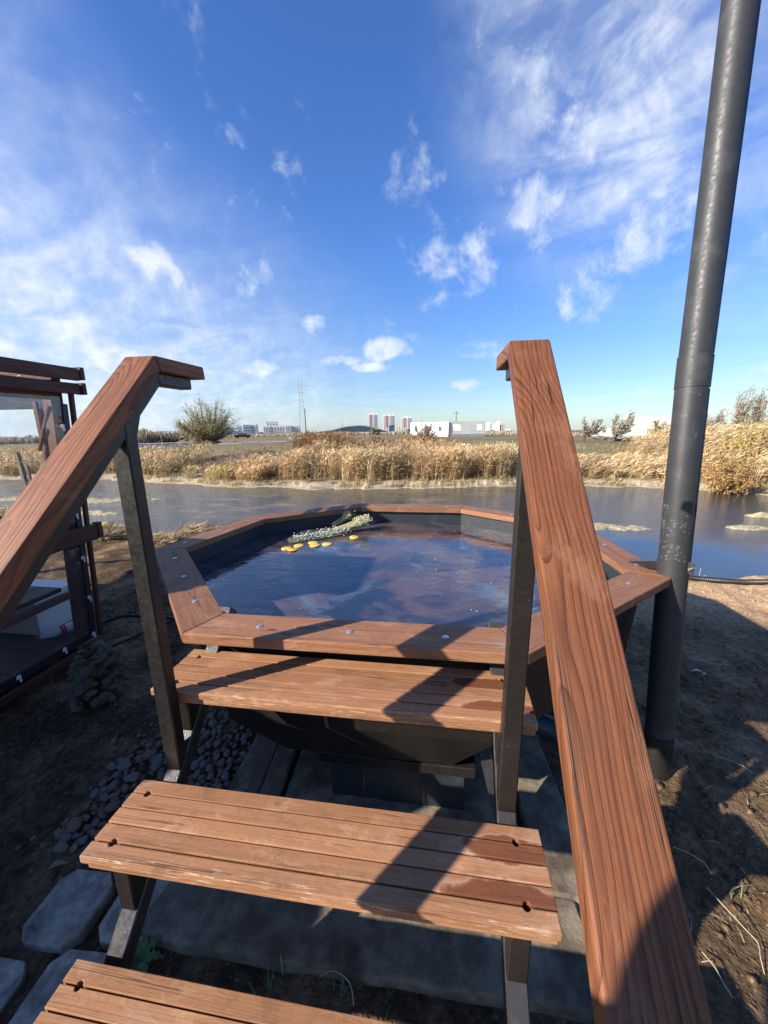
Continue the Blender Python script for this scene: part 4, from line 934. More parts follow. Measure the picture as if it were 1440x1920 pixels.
stalk(1312, 1087, [(0, 0, 0), (.02, .0, .03), (.06, 0, .05)], 'side shoot of the white stalk at the water edge', .002)
# bits of straw over the lit soil
V = []; Fc = []
for i in range(1500):
    x, y = random.uniform(-3.4, 4.4), random.uniform(-.8, 2.95)
    if x < 1.2 and y < 2.0 and random.random() < .78: continue
    if -.7 < x < 1. and y < .6: continue
    a = random.uniform(0, 3.14); L = random.uniform(.012, .06); z = gz0(x, y)+.008; d = Vector((math.cos(a), math.sin(a), random.uniform(-.15, .15)))*L/2; s_ = Vector((-d.y, d.x, 0)).normalized()*.0012; c = Vector((x, y, z)); k = len(V)
    m_ = c+s_*random.uniform(-3, 3)+Vector((0, 0, .004)); V += [c-d-s_, c-d+s_, m_+s_, m_-s_, c+d+s_*.5, c+d-s_*.5]; Fc += [(k, k+1, k+2, k+3), (k+3, k+2, k+4, k+5)]
tagp(link('straw_litter', mesh_from('straw_litter', V, Fc), mdry), 'short bits of straw scattered over the bare soil', kind='stuff')

# ------------------------------------------------------------------ reeds (numpy ribbons)
def color_mat(name, rough=.85, trans=.0):
    q = mat(name, rough=rough, spec=.15); a = q.n('ShaderNodeAttribute', attribute_name='tint'); q.put(q.b.inputs['Base Color'], a.outputs['Color'])
    if trans:
        nt = q.nt; t = q.n('ShaderNodeBsdfTranslucent'); nt.links.new(a.outputs['Color'], t.inputs[0]); mx = q.n('ShaderNodeMixShader'); mx.inputs[0].default_value = trans
        nt.links.new(q.b.outputs[0], mx.inputs[1]); nt.links.new(t.outputs[0], mx.inputs[2]); nt.links.new(mx.outputs[0], nt.nodes['Material Output'].inputs[0])
    return q.mat
mreed = color_mat('reed_straw', .8, .25)
def ribbons(P0, P1, P2, w0, w1, w2, C):
    """three-point ribbons; all (n,3) arrays"""
    d = P2-P0; sdv = np.cross(d, rng.normal(size=d.shape)); sdv /= np.linalg.norm(sdv, axis=1)[:, None]+1e-9
    V = np.stack([P0-sdv*w0, P0+sdv*w0, P1-sdv*w1, P1+sdv*w1, P2-sdv*w2, P2+sdv*w2], 1).reshape(-1, 3)
    b = (np.arange(len(P0))*6)[:, None]; F = np.concatenate([b+np.array([[0, 1, 3, 2]]), b+np.array([[2, 3, 5, 4]])], 0)
    F = np.stack([b+np.array([[0, 1, 3, 2]]), b+np.array([[2, 3, 5, 4]])], 1).reshape(-1, 4); return V, F, np.repeat(C, 6, 0)
def tinted(name, parts, mt, parent=None):
    V = []; F = []; C = []; k = 0
    for v, f, c in parts: V.append(v); F.append(f+k); C.append(c); k += len(v)
    V = np.concatenate(V); F = np.concatenate(F); C = np.concatenate(C); me = big_mesh(name, V, F)
    at = me.color_attributes.new('tint', 'FLOAT_COLOR', 'POINT'); at.data.foreach_set('color', np.concatenate([C, np.ones((len(C), 1))], 1).astype(np.float32).ravel())
    return link(name, me, mt, parent)
def reeds(name, label, xy, H, lean, cols, wd=.006, plume=True, leaves=4, z=None):
    n = len(xy); z0 = height(xy[:, 0], xy[:, 1])-.03 if z is None else z
    B = np.column_stack([xy, z0]); ln = np.stack([lean*rng.normal(1, .5, n)+.12*rng.normal(size=n), .22*rng.normal(size=n), np.zeros(n)], 1)*H[:, None]
    M = B+ln*.3; M[:, 2] += H*.58; T = B+ln; T[:, 2] += H*(1-.25*np.abs(lean))
    c = cols[rng.integers(0, len(cols), n)]*rng.uniform(.7, 1.2, (n, 1)); m0 = (fbm(xy[:, 0]*1.6, xy[:, 1]*1.1, 3, 91)[:, None]-.5)*2.2; c = c*np.clip(1+m0*.55, .5, 1.3)
    bl = np.clip(fbm(xy[:, 0]*.7, xy[:, 1]*.7, 2, 55)-.46, 0, 1)[:, None]*3; c = c*(1-np.clip(bl, 0, .4))+c*np.array([[.74, .58, .46]])*1.1*np.clip(bl, 0, .4); parts = [ribbons(B, M, T, wd*.8, wd*.7, wd*.3, c*.9)]
    for k in range(leaves):
        t = rng.uniform(.15, .85, n)[:, None]; b = np.where(t < .6, B+(M-B)*t/.6, M+(T-M)*(t-.6)/.4); a = rng.uniform(0, 6.28, n); L = (H*rng.uniform(.18, .34, n))[:, None]
        d = np.stack([np.cos(a)*.7+lean*1.6, np.sin(a)*.5, np.full(n, .55)], 1); m_ = b+d*L*.55; e = b+d*L; e[:, 2] -= L[:, 0]*.45; parts.append(ribbons(b, m_, e, wd*.9, wd*1.1, wd*.1, c*rng.uniform(.85, 1.15, (n, 1))))
    if plume:
        for k in range(4):
            s = rng.uniform(.80, .97, n)[:, None]; b = M+(T-M)*s; L = (.10+.07*rng.random(n))[:, None]; d = np.stack([lean*2.2+rng.normal(0, .45, n), rng.normal(0, .4, n), rng.normal(.45, .35, n)], 1)
            parts.append(ribbons(b, b+d*L*.5, b+d*L, wd*.7, wd*1.9, wd*.4, c*1.10+.015))
    return tagp(tinted(name, parts, mreed), label, kind='stuff')
GOLD = np.array([(.62, .46, .23), (.68, .53, .31), (.54, .39, .19), (.64, .51, .32), (.46, .34, .17)]); RUST = np.array([(.36, .19, .08), (.42, .27, .12), (.30, .20, .10)]); OLIVE = np.array([(.36, .33, .10), (.46, .38, .12), (.30, .27, .10)])
def region(n, x0, x1, d0, d1, dens=None):
    x = rng.uniform(x0, x1, n*3); y = shore_far(x)+rng.uniform(d0, d1, n*3)
    k = np.ones(len(x)) if dens is None else dens(x, y); keep = rng.random(len(x)) < k; return np.column_stack([x, y])[keep][:n]
d1_ = lambda x, y: np.clip(sstep(-9.5, -5.2, x)*(.12+2.6*np.clip(fbm(x*1.3, y*1.0, 3, 2)-.34, 0, 1)), 0, 1)
xy = region(15000, -11, 12, .55, 3.6, d1_); hx = .62+.42*fbm(xy[:, 0]*.5, xy[:, 1]*.5, 3, 77)*1.6
H = hx*rng.uniform(.50, 1.18, len(xy))*(.32+.68*sstep(-8.0, -4.0, xy[:, 0]))*(1-.48*sstep(2.8, 4.4, xy[:, 0]))*(1+.75*sstep(8.7, 9.8, xy[:, 0]))
reeds('reeds', 'dense belt of golden dry reeds along the far bank of the pond', xy, H, .12+.30*sstep(2, 6, xy[:, 0]), GOLD)
xy = region(2000, -7.5, 3.4, 3.2, 6.2, lambda x, y: (fbm(x*.55, y*.55, 3, 12) > .5)*.9); reeds('reeds', 'rust-brown taller weeds behind the golden reeds', xy, rng.uniform(.5, 1.1, len(xy)), .1+.2*sstep(2, 6, xy[:, 0]), RUST, .006)
xy = region(5200, 8.8, 16, .2, 6.5); H = rng.uniform(.9, 1.75, len(xy))*(.62+.38*sstep(8.8, 10.4, xy[:, 0])); reeds('reeds', 'tall reeds bent by the wind at the right end of the far bank', xy, H, np.full(len(xy), .42), GOLD, .007)
xy = region(1500, -21, -6.6, .3, 1.6, lambda x, y: (fbm(x*.7, y*.7, 3, 13) > .47)*.9); reeds('reeds', 'sparse low yellow grass on the muddy left bank', xy, rng.uniform(.18, .5, len(xy)), .15+0*xy[:, 0], np.concatenate([GOLD, OLIVE]), .007, True, 3)
xy = region(2600, -26, -11.5, .4, 4.5); reeds('reeds', 'yellow grass on the far left bank seen past the gazebo', xy, rng.uniform(.4, .9, len(xy)), .12+0*xy[:, 0], GOLD, .009)
# short grass fringe and tufts at the water line
xy = region(7000, -16, 14, -.05, 1.0, lambda x, y: (fbm(x*2, y*2, 3, 15) > .42)*.8); reeds('grass_fringe', 'matted pale grass along the far waterline', xy, rng.uniform(.05, .20, len(xy)), .2+0*xy[:, 0], np.concatenate([GOLD*.95, OLIVE*.8]), .010, False, 2)
x = rng.uniform(-16, 14, 9000); y = rng.uniform(17.5, 34, 9000); xy = np.column_stack([x*y/16, y]); xy = xy[fbm(xy[:, 0]*.25, xy[:, 1]*.25, 3, 16) > .47]
reeds('field_grass', 'low dry tufts scattered over the field behind the reeds', xy, rng.uniform(.08, .30, len(xy)), .1+0*xy[:, 0], np.concatenate([GOLD*.7, OLIVE*.9]), .010, False, 2)
# near-left marsh: straw and dead sedge on the shore
def patch(c, r, n, Hh, cols, name, label, lean=.4, wd=.003):
    a = rng.uniform(0, 6.28, n); rr = r*np.sqrt(rng.random(n)); xy = np.column_stack([c.x+rr*np.cos(a)*1.6, c.y+rr*np.sin(a)]); return reeds(name, label, xy, rng.uniform(.4, 1.1, n)*Hh, lean+0*a, cols, wd, True, 3)
PALE = np.array([(.46, .38, .24), (.38, .30, .17), (.55, .47, .33), (.27, .22, .13)])
patch(gp(200, 1010), .2, 110, .14, PALE*.8, 'sedge', 'dead sedge tuft on the near shore between gazebo and left post'); patch(gp(185, 992), .2, 80, .12, OLIVE*.8, 'sedge', 'greenish sedge at the near shore right of the gazebo corner')
patch(gp(290, 1018), .20, 60, .12, PALE*.8, 'sedge', 'dry sedge at the shore just right of the left post', .5); patch(gp(400, 1000, 0, -.1), .16, 70, .22, RUST*1.2, 'sedge', 'reddish dry seed heads behind the left tub rim', .6)
patch(gp(345, 1008, 0, -.1), .16, 70, .2, PALE, 'sedge', 'pale seed heads between left post and tub corner', .6); patch(gp(20, 960, 0, -.2), .8, 800, .5, GOLD, 'sedge', 'golden sedge on the near shore seen through the gazebo', .2, .005)
x = rng.uniform(-5.2, -1.9, 2800); y = edge_near(x)-.5+rng.uniform(-.55, 1.0, 2800); xy = np.column_stack([x, y]); xy = xy[fbm(x*3, y*3, 3, 19) > .46]
reeds('straw_mat', 'trampled straw and roots on the muddy near shore', xy, rng.uniform(.015, .05, len(xy)), .9+0*xy[:, 0], PALE*.75, .0022, False, 3)
# ------------------------------------------------------------------ trees and bushes
mtrunk = mat('bark_brown', (.10, .078, .058), .9, spec=.1).mat; mleaf = color_mat('small_leaves', .8, .3); mtwig = color_mat('twigs', .9)
def tree(name, label, cat, c, Hh, Wd, stems, twigs, leaves, lcols, tcol, lean=0., trunk_h=.12, flat=.55, leafs=.05, seed=1, upright=0., tw=.012, r0=None, group=None):
    R = np.random.default_rng(seed); t = thing(name, label, cat, c, group)
    c = np.array(c, float); V = []; Fc = []; tips = []; r0 = r0 or Hh*.018
    for i in range(stems):
        a = R.uniform(0, 6.28); sp = np.sqrt(R.random())*(1-upright); el = 1.5-1.15*sp
        d = np.array([math.cos(a)*math.cos(el), math.sin(a)*math.cos(el), math.sin(el)]); L = Hh*R.uniform(.62, 1.0)*(1-.18*sp)
        tgt = np.array([d[0]*Wd*.5/ max(.30, math.cos(.35)), d[1]*Wd*.5, max(.12, d[2])*Hh])*R.uniform(.6, 1.0)+np.array([lean*Hh, 0, 0])
        p0 = c+np.array([0, 0, 0])+R.normal(0, .01*Hh, 3)*[1, 1, 0]; p1 = p0+np.array([tgt[0]*.12, tgt[1]*.12, trunk_h*Hh]); p3 = c+tgt; p2 = (p1+p3)/2+np.array([0, 0, -.05*Hh])+R.normal(0, .03*Hh, 3)
        pts = [p0, p1, p2, p3]; v, f = tube_mesh([Vector(p) for p in pts], [r0, r0*.8, r0*.45, r0*.12], 4, False); k = len(V); V += v; Fc += [tuple(q_+k for q_ in g_) for g_ in f]; tips.append(pts)
    link('trunk', mesh_from('trunk', V, Fc), mtrunk, t)
    tips = np.array(tips); n = twigs; i = R.integers(0, stems, n); s = R.uniform(.15, 1, n)[:, None]
    b = np.where(s < .5, tips[i, 1]+(tips[i, 2]-tips[i, 1])*s*2, tips[i, 2]+(tips[i, 3]-tips[i, 2])*(s*2-1)); dr = tips[i, 3]-tips[i, 1]; dr /= np.linalg.norm(dr, axis=1)[:, None]
    dd = dr*.6+R.normal(0, .55, (n, 3))+np.array([lean*1.2, 0, .35]); dd /= np.linalg.norm(dd, axis=1)[:, None]; L = (Hh*R.uniform(.07, .20, n))[:, None]; e = b+dd*L+R.normal(0, .01*Hh, (n, 3))
    tc_ = np.tile(np.array(tcol), (n, 1))*R.uniform(.7, 1.3, (n, 1)); tw_ = tinted('twigs', [ribbons(b, (b+e)/2+R.normal(0, .012*Hh, (n, 3)), e, tw, tw*.7, tw*.3, tc_)], mtwig, t); tw_['kind'] = 'stuff'
    if leaves:
        j = R.integers(0, n, leaves); s = R.uniform(.2, 1.1, leaves)[:, None]; p = b[j]+(e[j]-b[j])*s+R.normal(0, leafs*.7, (leaves, 3)); d = R.normal(size=(leaves, 3)); d /= np.linalg.norm(d, axis=1)[:, None]; d = d*leafs
        cc = lcols[R.integers(0, len(lcols), leaves)]*R.uniform(.7, 1.25, (leaves, 1)); tinted('crown', [ribbons(p-d, p, p+d, leafs*.15, leafs*.45, leafs*.15, cc)], mleaf, t)
    return t
def base(px, py, D=None):                           # foot of something standing on the field at image row py
    dd = ray(px, py)
    for d in np.geomspace(12, 3500, 700):
        h = math.hypot(dd.x, dd.y); x, y = CAM.x+dd.x/h*d, CAM.y+dd.y/h*d
        if CAM.z+dd.z/h*d <= float(height(np.array(x), np.array(y))): return Vector((x, y, float(height(np.array(x), np.array(y)))))
    p = away(px, 900); return Vector((p.x, p.y, float(height(np.array(p.x), np.array(p.y)))))
def depth(p): return (p-CAM).dot(fw)
YG = np.array([(.32, .30, .10), (.42, .36, .13), (.26, .27, .10), (.36, .33, .20)]); GRY = np.array([(.42, .39, .27), (.50, .46, .33), (.34, .33, .22)]); BRN = np.array([(.30, .20, .11), (.26, .17, .10)])
b = base(392, 832); sc_ = depth(b)/FPX; w_t = 122*sc_; h_t = 84*sc_
tree('willow_tree', 'wide multi-stemmed willow with thin yellow-green leaves on the left field', 'willow tree', b, h_t, w_t, 70, 5200, 17000, YG*1.2+.05, (.20, .17, .11), 0, .05, leafs=.065, seed=3, tw=.014)
# churned earth heap around its foot
def heap(c, rx, ry, h, n=34, seed=1):
    V = []; Fc = []
    for j in range(n):
        for i in range(n):
            u = i/(n-1)*2-1; v = j/(n-1)*2-1; r = math.hypot(u, v); x = c.x+u*rx; y = c.y+v*ry
            z = h*max(0, 1-r*r)*(.5+1.0*float(fbm(np.array(x*1.5), np.array(y*1.5), 4, seed)))*1.3+h*.5*(float(fbm(np.array(x*4), np.array(y*4), 3, seed))-.5)*max(0, 1-r)-.06; V.append((x, y, c.z+z))
    for j in range(n-1):
        for i in range(n-1): k = j*n+i; Fc.append((k, k+1, k+n+1, k+n))
    return mesh_from('earth_heap', V, Fc, True)
q = mat('churned_earth', rough=.95, spec=.05); P = q.n('ShaderNodeNewGeometry').outputs['Position']; q.put(q.b.inputs['Base Color'], q.mix(q.ramp(q.noise(P, 2.2, 6, .7), .38, .62), (.045, .035, .026), (.19, .14, .09))); q.put(q.b.inputs['Normal'], q.bump(q.noise(P, 5., 5, .7), 1., .15)); mearth = q.mat
tagp(link('earth_heap', heap(b+Vector((-1.0, -.8, 0)), 3.6, 1.5, .75, seed=5), mearth), 'dark churned earth heaped at the foot of the willow', 'earth heap')
for px, py, hh, ww, nm, lab, cols, tcol, lean, lv, sd_, tk in [
        (1093, 828, 52, 62, 'young_tree', 'leaning grey-leaved young tree left of its pair, behind the right handrail', GRY, (.20, .17, .14), .28, 900, 11, 700),
        (1150, 829, 60, 44, 'young_tree', 'taller silvery young tree in front of the white ruin at right', GRY*1.15, (.24, .21, .17), .22, 1200, 12, 700),
        (1232, 832, 50, 44, 'bush', 'grey-green bush half hidden behind the stovepipe', YG*.8, (.18, .15, .10), .05, 1600, 13, 600),
        (790, 838, 50, 74, 'bare_bush', 'bare grey-brown bush standing above the reeds before the white ruin', BRN*1.25, (.28, .21, .16), .0, 700, 14, 1700),
        (708, 835, 22, 36, 'bare_bush', 'low brown bush in front of the red and white towers', BRN, (.26, .19, .13), 0, 300, 15, 500),
        (705, 816, 18, 20, 'bush', 'small yellow-green bush at the foot of the leftmost tower', YG, (.2, .16, .1), 0, 600, 16, 200),
        (1375, 822, 92, 50, 'poplar_sapling', 'tall thin bare sapling rising left of the yellow bush', GRY*.9, (.33, .27, .20), .10, 500, 17, 700),
        (1405, 822, 94, 30, 'poplar_sapling', 'slender bare sapling above the yellow bush at right', GRY*.9, (.36, .30, .22), .10, 400, 18, 600),
        (1440, 822, 86, 40, 'poplar_sapling', 'bare sapling at the right edge behind the yellow bush', GRY, (.36, .30, .22), .10, 400, 19, 600),
        (1335, 822, 62, 46, 'bare_bush', 'pale bare shrub immediately right of the stovepipe', GRY*.9, (.32, .27, .22), .06, 500, 20, 900)]:
    b = base(px, py); k = depth(b)/FPX; tree(nm, lab, {'young_tree': 'tree', 'poplar_sapling': 'sapling'}.get(nm, 'bush'), b, hh*k, ww*k, 9 if 'young' in nm else 26, tk, lv, cols, tcol, lean, .16 if 'young' in nm else .03, leafs=1.7*k, seed=sd_, upright=.5 if 'poplar' in nm else (.25 if 'young' in nm else 0), tw=.42*k, r0=1.3*k if 'young' in nm else .7*k)
for px, D, hh, ww, lab, sd_ in [(1412, 17.5, 2.5, 2.0, 'yellow-leaved willow bush at the right end of the reed belt', 31), (1385, 15.5, 1.4, 1.6, 'rust-coloured willow bush among the wind-bent reeds', 32)]:
    p = away(px, D); z = float(height(np.array(p.x), np.array(p.y))); tree('willow_bush', lab, 'bush', Vector((p.x, p.y, z)), hh, ww, 24, 1200, 5200, np.array([(.60, .46, .10), (.50, .42, .12), (.64, .50, .18)]) if sd_ == 31 else np.array([(.50, .31, .12), (.42, .28, .12)]), (.3, .22, .12), .12, .03, leafs=.035, seed=sd_, tw=.006)
# scrub lines far off (masses of low brush)
def scrub(name, label, px0, px1, D, h, n, cols, dj=.06, sz=None):
    px = rng.uniform(px0, px1, n); V = []; F_ = []
    P = np.array([[*away(a, D*rng.uniform(1-dj, 1+dj))] for a in px]); z = height(P[:, 0], P[:, 1]); kf = .45+.55*fbm(px*.06, px*0, 3, 4)*1.7; hh = h*kf*rng.uniform(.3, 1, n); B = np.column_stack([P, z]); T = B+np.column_stack([rng.normal(0, h*.25, n), rng.normal(0, h*.2, n), hh]); M = (B+T)/2+rng.normal(0, h*.1, (n, 3)); w_ = sz or D/FPX*.8
    c = cols[rng.integers(0, len(cols), n)]*rng.uniform(.7, 1.2, (n, 1)); tagp(tinted(name, [ribbons(B, M, T, w_, w_, w_*.4, c)], mreed), label, kind='stuff')
DUST = np.array([(.50, .40, .29), (.42, .33, .23), (.56, .46, .34), (.36, .29, .20)])
scrub('scrub', 'low brown scrub line in front of the arena and towers', 520, 1010, 170, 1.5, 3800, DUST)
scrub('scrub', 'brownish scrub before the left apartment blocks', 395, 560, 150, 1.3, 1700, DUST)
scrub('scrub', 'thicket of brown brush left of the willow', 255, 345, 62, 1.9, 2600, DUST*.75)
scrub('scrub', 'distant brush on the far left plain', -30, 260, 120, 2.0, 2600, DUST*.8)
scrub('scrub', 'reddish brush on the field right of centre', 905, 990, 120, .8, 900, DUST)
scrub('scrub', 'brown brush between the right trees and the far plain', 1040, 1460, 95, .8, 1500, DUST)
scrub('scrub', 'golden weeds along the front of the right ruin', 1230, 1460, 30, 1.3, 2200, GOLD*.85, .2)

# ------------------------------------------------------------------ buildings on the horizon
def wallmat(name, c, r=.85): 
    q = mat(name, rough=r, spec=.2); P = obj_coord(q); q.put(q.b.inputs['Base Color'], q.mix(q.ramp(q.noise(P, .35, 5, .7), .3, .7), tuple(k*.86 for k in c), c)); return q.mat
mW = wallmat('white_render', (.78, .76, .72)); mR = wallmat('red_panel', (.48, .20, .17)); mC = wallmat('cream_panel', (.66, .60, .45)); mG = wallmat('grey_panel', (.36, .37, .38)); mPl = wallmat('dark_plinth', (.22, .21, .20)); mBr = wallmat('brown_brick', (.24, .17, .14))
mGl = mat('window_glass', (.17, .20, .25), .25, spec=.5).mat; mBl = mat('blue_glass', (.10, .20, .38), .2, spec=.7).mat; mRoof = mat('arena_roof', (.26, .30, .34), .5).mat; mAr = mat('arena_glazing', (.28, .36, .42), .3).mat
class B:                     # a building seen from afar: local X to the right of the viewer, Y away, Z up
    def __init__(s, name, label, cat, px, D, dz=0, yaw=0):
        p = away(px, D); z = float(height(np.array(p.x), np.array(p.y)))+dz; s.o = Vector((p.x, p.y, z)); s.t = thing(name, label, cat, s.o); h = Vector((p.x-CAM.x, p.y-CAM.y, 0)).normalized()
        a = math.atan2(h.y, h.x)-math.pi/2+yaw; s.R = Matrix.Rotation(a, 4, 'Z'); s.k = (s.o-CAM).dot(fw)/FPX
        s.zh = CAM.z-s.o.z
    def w(s, x, y, z): return s.o+(s.R @ Vector((x, y, z)))
    def box(s, nm, x0, x1, y0, y1, z0, z1, mt, par=None):
        return prism(nm, [s.w(x0, y0, z1), s.w(x1, y0, z1), s.w(x1, y1, z1), s.w(x0, y1, z1)], (0, 0, z0-z1), s.R @ Vector((1, 0, 0)), mt, par or s.t, 0)
    def strips(s, nm, x0, x1, n, y, z0, z1, fill, mt, par=None, dpt=.25):
        for i in range(n):
            a = x0+(x1-x0)*(i+.5)/n; h = (x1-x0)/n*fill/2; s.box(nm, a-h, a+h, y-dpt, y, z0, z1, mt, par)
    def rows(s, nm, x0, x1, y, z0, z1, n, fill, mt, dpt=.3):
        for i in range(n):
            a = z0+(z1-z0)*(i+.5)/n; h = (z1-z0)/n*fill/2; s.box(nm, x0, x1, y-dpt, y, a-h, a+h, mt)
HZ_ = 800.
def zpx(b_, py, px=720): return b_.zh-(py-(806-(b_.px_)*.0125))*b_.k        # height for image row py
def mk(name, label, cat, px, D, **k): b_ = B(name, label, cat, px, D, **k); b_.px_ = px; return b_
# three red and white towers
for px, D, x0, x1, top, lab in [(699, 1150, -9, 9, 774, 'leftmost red and white tower block beside the arena'), (729, 1200, -11, 11, 776, 'middle red and white tower block with a green-grey face'), (762, 1260, -10, 10, 780, 'rightmost red and white tower block, partly behind the white ruin')]:
    b_ = mk('tower_block', lab, 'tower block', px, D); k = b_.k; X0_, X1_ = x0*k, x1*k; zt_ = zpx(b_, top); b_.box('wall', X0_, X1_, 0, 22, 0, zt_, mW)
    xm = X0_+(X1_-X0_)*.5; b_.box('red_panel', X0_+(X1_-X0_)*.24, xm-1.6*k, -.5, 0, zt_*.28, zt_*.96, mR); b_.box('grey_panel', X0_+(X1_-X0_)*.62, X1_-.8*k, -.5, 0, zt_*.28, zt_*.95, mG)
    b_.strips('window', X0_+.5*k, X1_-.5*k, 7, -.55, zt_*.05, zt_*.93, .20, mGl); b_.box('roof', X0_+(X1_-X0_)*.35, X1_-1.5*k, 4, 14, zt_, zt_+3*k*.9, mC)
    for xx in (X0_+.6*(X1_-X0_), X1_-.6*k): b_.box('roof_frame', xx, xx+.5*k, 2, 3, zt_, zt_+2.6*k, mG)
# white apartment groups
def block(px, D, segs, lab, nm='apartment_block', mt=None, **kw):
    b_ = mk(nm, lab, 'apartment block', px, D, **kw); k = b_.k
    for (a, c, top, m_, nst, wm, dy) in segs:
        x0, x1 = (a-px)*k, (c-px)*k; zt_ = zpx(b_, top); b_.box('wall', x0, x1, dy, dy+16, 0, zt_, m_)
        if nst: b_.strips('window', x0+.4*k, x1-.4*k, nst, dy, zt_*.08, zt_*.93, .26 if wm is not mBl else .5, wm)
        b_.rows('balcony', x0+.3*k, x1-.3*k, dy-.35, zt_*.06, zt_*.92, max(3, int(zt_/6)), .22, m_)
    return b_
block(468, 900, [(448, 456, 797, mW, 2, mGl, 3), (456, 470, 794, mW, 4, mBl, 0), (470, 478, 795, mW, 3, mBl, 2), (478, 483, 794, mW, 1, mGl, 0)], 'blue glazed apartment block right of the willow')
block(425, 900, [(412, 436, 799, mW, 6, mGl, 0), (436, 447, 806, mW, 3, mGl, 2)], 'white apartment block seen through the willow branches')
block(530, 950, [(495, 508, 797, mW, 4, mGl, 0), (500, 522, 788, mW, 4, mGl, 8), (508, 534, 797, mW, 5, mBr, 1), (534, 546, 796, mW, 3, mGl, 0), (546, 562, 797, mW, 4, mBr, 2)], 'long stepped white apartment block left of the lattice pylon')
block(490, 1000, [(483, 495, 808, mBr, 3, mGl, 0)], 'low brown building between the two white apartment groups')
block(930, 1000, [(910, 920, 789, mW, 3, mGl, 0), (920, 930, 792, mW, 3, mGl, 2), (930, 937, 787, mW, 2, mGl, 0), (935, 945, 794, mBr, 3, mW, 3), (945, 958, 802, mW, 3, mGl, 0)], 'white apartment group right of the ruin with a crane behind')
block(965, 1400, [(955, 985, 803, mG, 5, mW, 0)], 'hazy low blocks at the foot of the right handrail')
block(745, 1000, [(742, 752, 796, mC, 2, mGl, 0), (752, 764, 800, mC, 3, mGl, 0)], 'cream low-rise between the towers and the white ruin')
block(265, 1300, [(255, 268, 815, mG, 2, mGl, 0)], 'tiny far building just right of the left post')
# arena with a long wave roof
b_ = mk('sports_arena', 'long low arena with a wave-shaped roof on the horizon', 'arena', 632, 1000); k = b_.k
prof = [(575, 810), (600, 806), (625, 803), (640, 799), (655, 796.5), (670, 795.5), (682, 796), (700, 799), (722, 806), (740, 810)]
for nm, dy0, dy1, off, mt_ in (('roof', -14, 60, 0, mRoof), ('glazing', -2, 50, 1.6, mAr)):
    V = []; Fc = []; n = len(prof)
    for y in (dy0, dy1):
        for px, py in prof: z = zpx(b_, py+off); V += [b_.w((px-632)*k, y, z), b_.w((px-632)*k, y, z-1.4*k if nm == 'roof' else -3)]
    for i in range(n-1):
        a = 2*i; c_ = 2*n+2*i; Fc += [(a, a+1, a+3, a+2), (c_, c_+2, c_+3, c_+1), (a, a+2, c_+2, c_), (a+1, c_+1, c_+3, a+3)]
    Fc += [(0, 2*n, 2*n+1, 1), (2*n-2, 2*n-1, 4*n-1, 4*n-2)]; link(nm, mesh_from(nm, V, Fc), mt_, b_.t)
b_.strips('mullion', (628-632)*k, (690-632)*k, 15, -2.2, 0, zpx(b_, 803), .10, mG, None, .5)
b_.box('chimney', (642.0-632)*k, (643.6-632)*k, 80, 84, 0, zpx(b_, 790), mG)
# white panel ruin, two walls meeting at a corner
def panel_wall(b_, A, Bp, z0, z1, mt_, holes, nm='wall', th=.35):
    """wall from plan point A to Bp with rectangular openings (s0,s1,h0,h1 in 0..1), built of butted pieces"""
    A = Vector(A); Bp = Vector(Bp); d = Bp-A; ss = sorted({0., 1., *[h[0] for h in holes], *[h[1] for h in holes]})
    nrm = Vector((-d.y, d.x)).normalized()*th
    for i in range(len(ss)-1):
        s0, s1 = ss[i], ss[i+1]; cut = [(h[2], h[3]) for h in holes if h[0] <= s0+1e-6 and h[1] >= s1-1e-6]; zz = [0.]+[v for c in sorted(cut) for v in c]+[1.]
        for j in range(0, len(zz), 2):
            if zz[j+1]-zz[j] < 1e-4: continue
            a = A+d*s0; c = A+d*s1; za, zb_ = z0+(z1-z0)*zz[j], z0+(z1-z0)*zz[j+1]
            prism(nm, [b_.w(a.x, a.y, zb_), b_.w(c.x, c.y, zb_), b_.w(c.x+nrm.x, c.y+nrm.y, zb_), b_.w(a.x+nrm.x, a.y+nrm.y, zb_)], (0, 0, za-zb_), d.to_3d(), mt_, b_.t, 0)
mRW = wallmat('ruin_white_panel', (.72, .70, .63)); mRP = wallmat('ruin_plinth', (.40, .38, .34))
def ruin(px, D, lab, walls, yaw=0):
    b_ = mk('unfinished_building', lab, 'unfinished building', px, D, yaw=yaw); k = b_.k
    for (a, ya, c, yb, top, foot, mt_, holes) in walls: panel_wall(b_, ((a-px)*k*(1+ya/D), ya), ((c-px)*k*(1+yb/D), yb), zpx(b_, foot), zpx(b_, top), mt_, holes)
    return b_
Dr = 82
ruin(845, Dr, 'white panel ruin with square window openings in the middle distance', [
    (843, 0, 772, 8., 788.5, 811, mRW, [(.16, .24, .25, .62), (.42, .60, .25, .66), (.80, .88, .25, .68)]), (843, -.1, 772, 7.9, 811, 822, mRP, []),
    (843.6, .1, 864, 1.0, 788, 811, mRW, [(.25, .95, .28, .78)]), (864, 1.0, 908, 2.8, 788, 811, mRW, [(.66, .86, .30, .76)]), (843.6, -.1, 908, 2.7, 811, 820.5, mRP, []),
    (908, 2.8, 850, 18, 789, 820, mRW, []), (772, 8., 850, 18, 789.5, 820, mRW, [(.2, .34, .3, .66), (.5, .6, .3, .66)])])
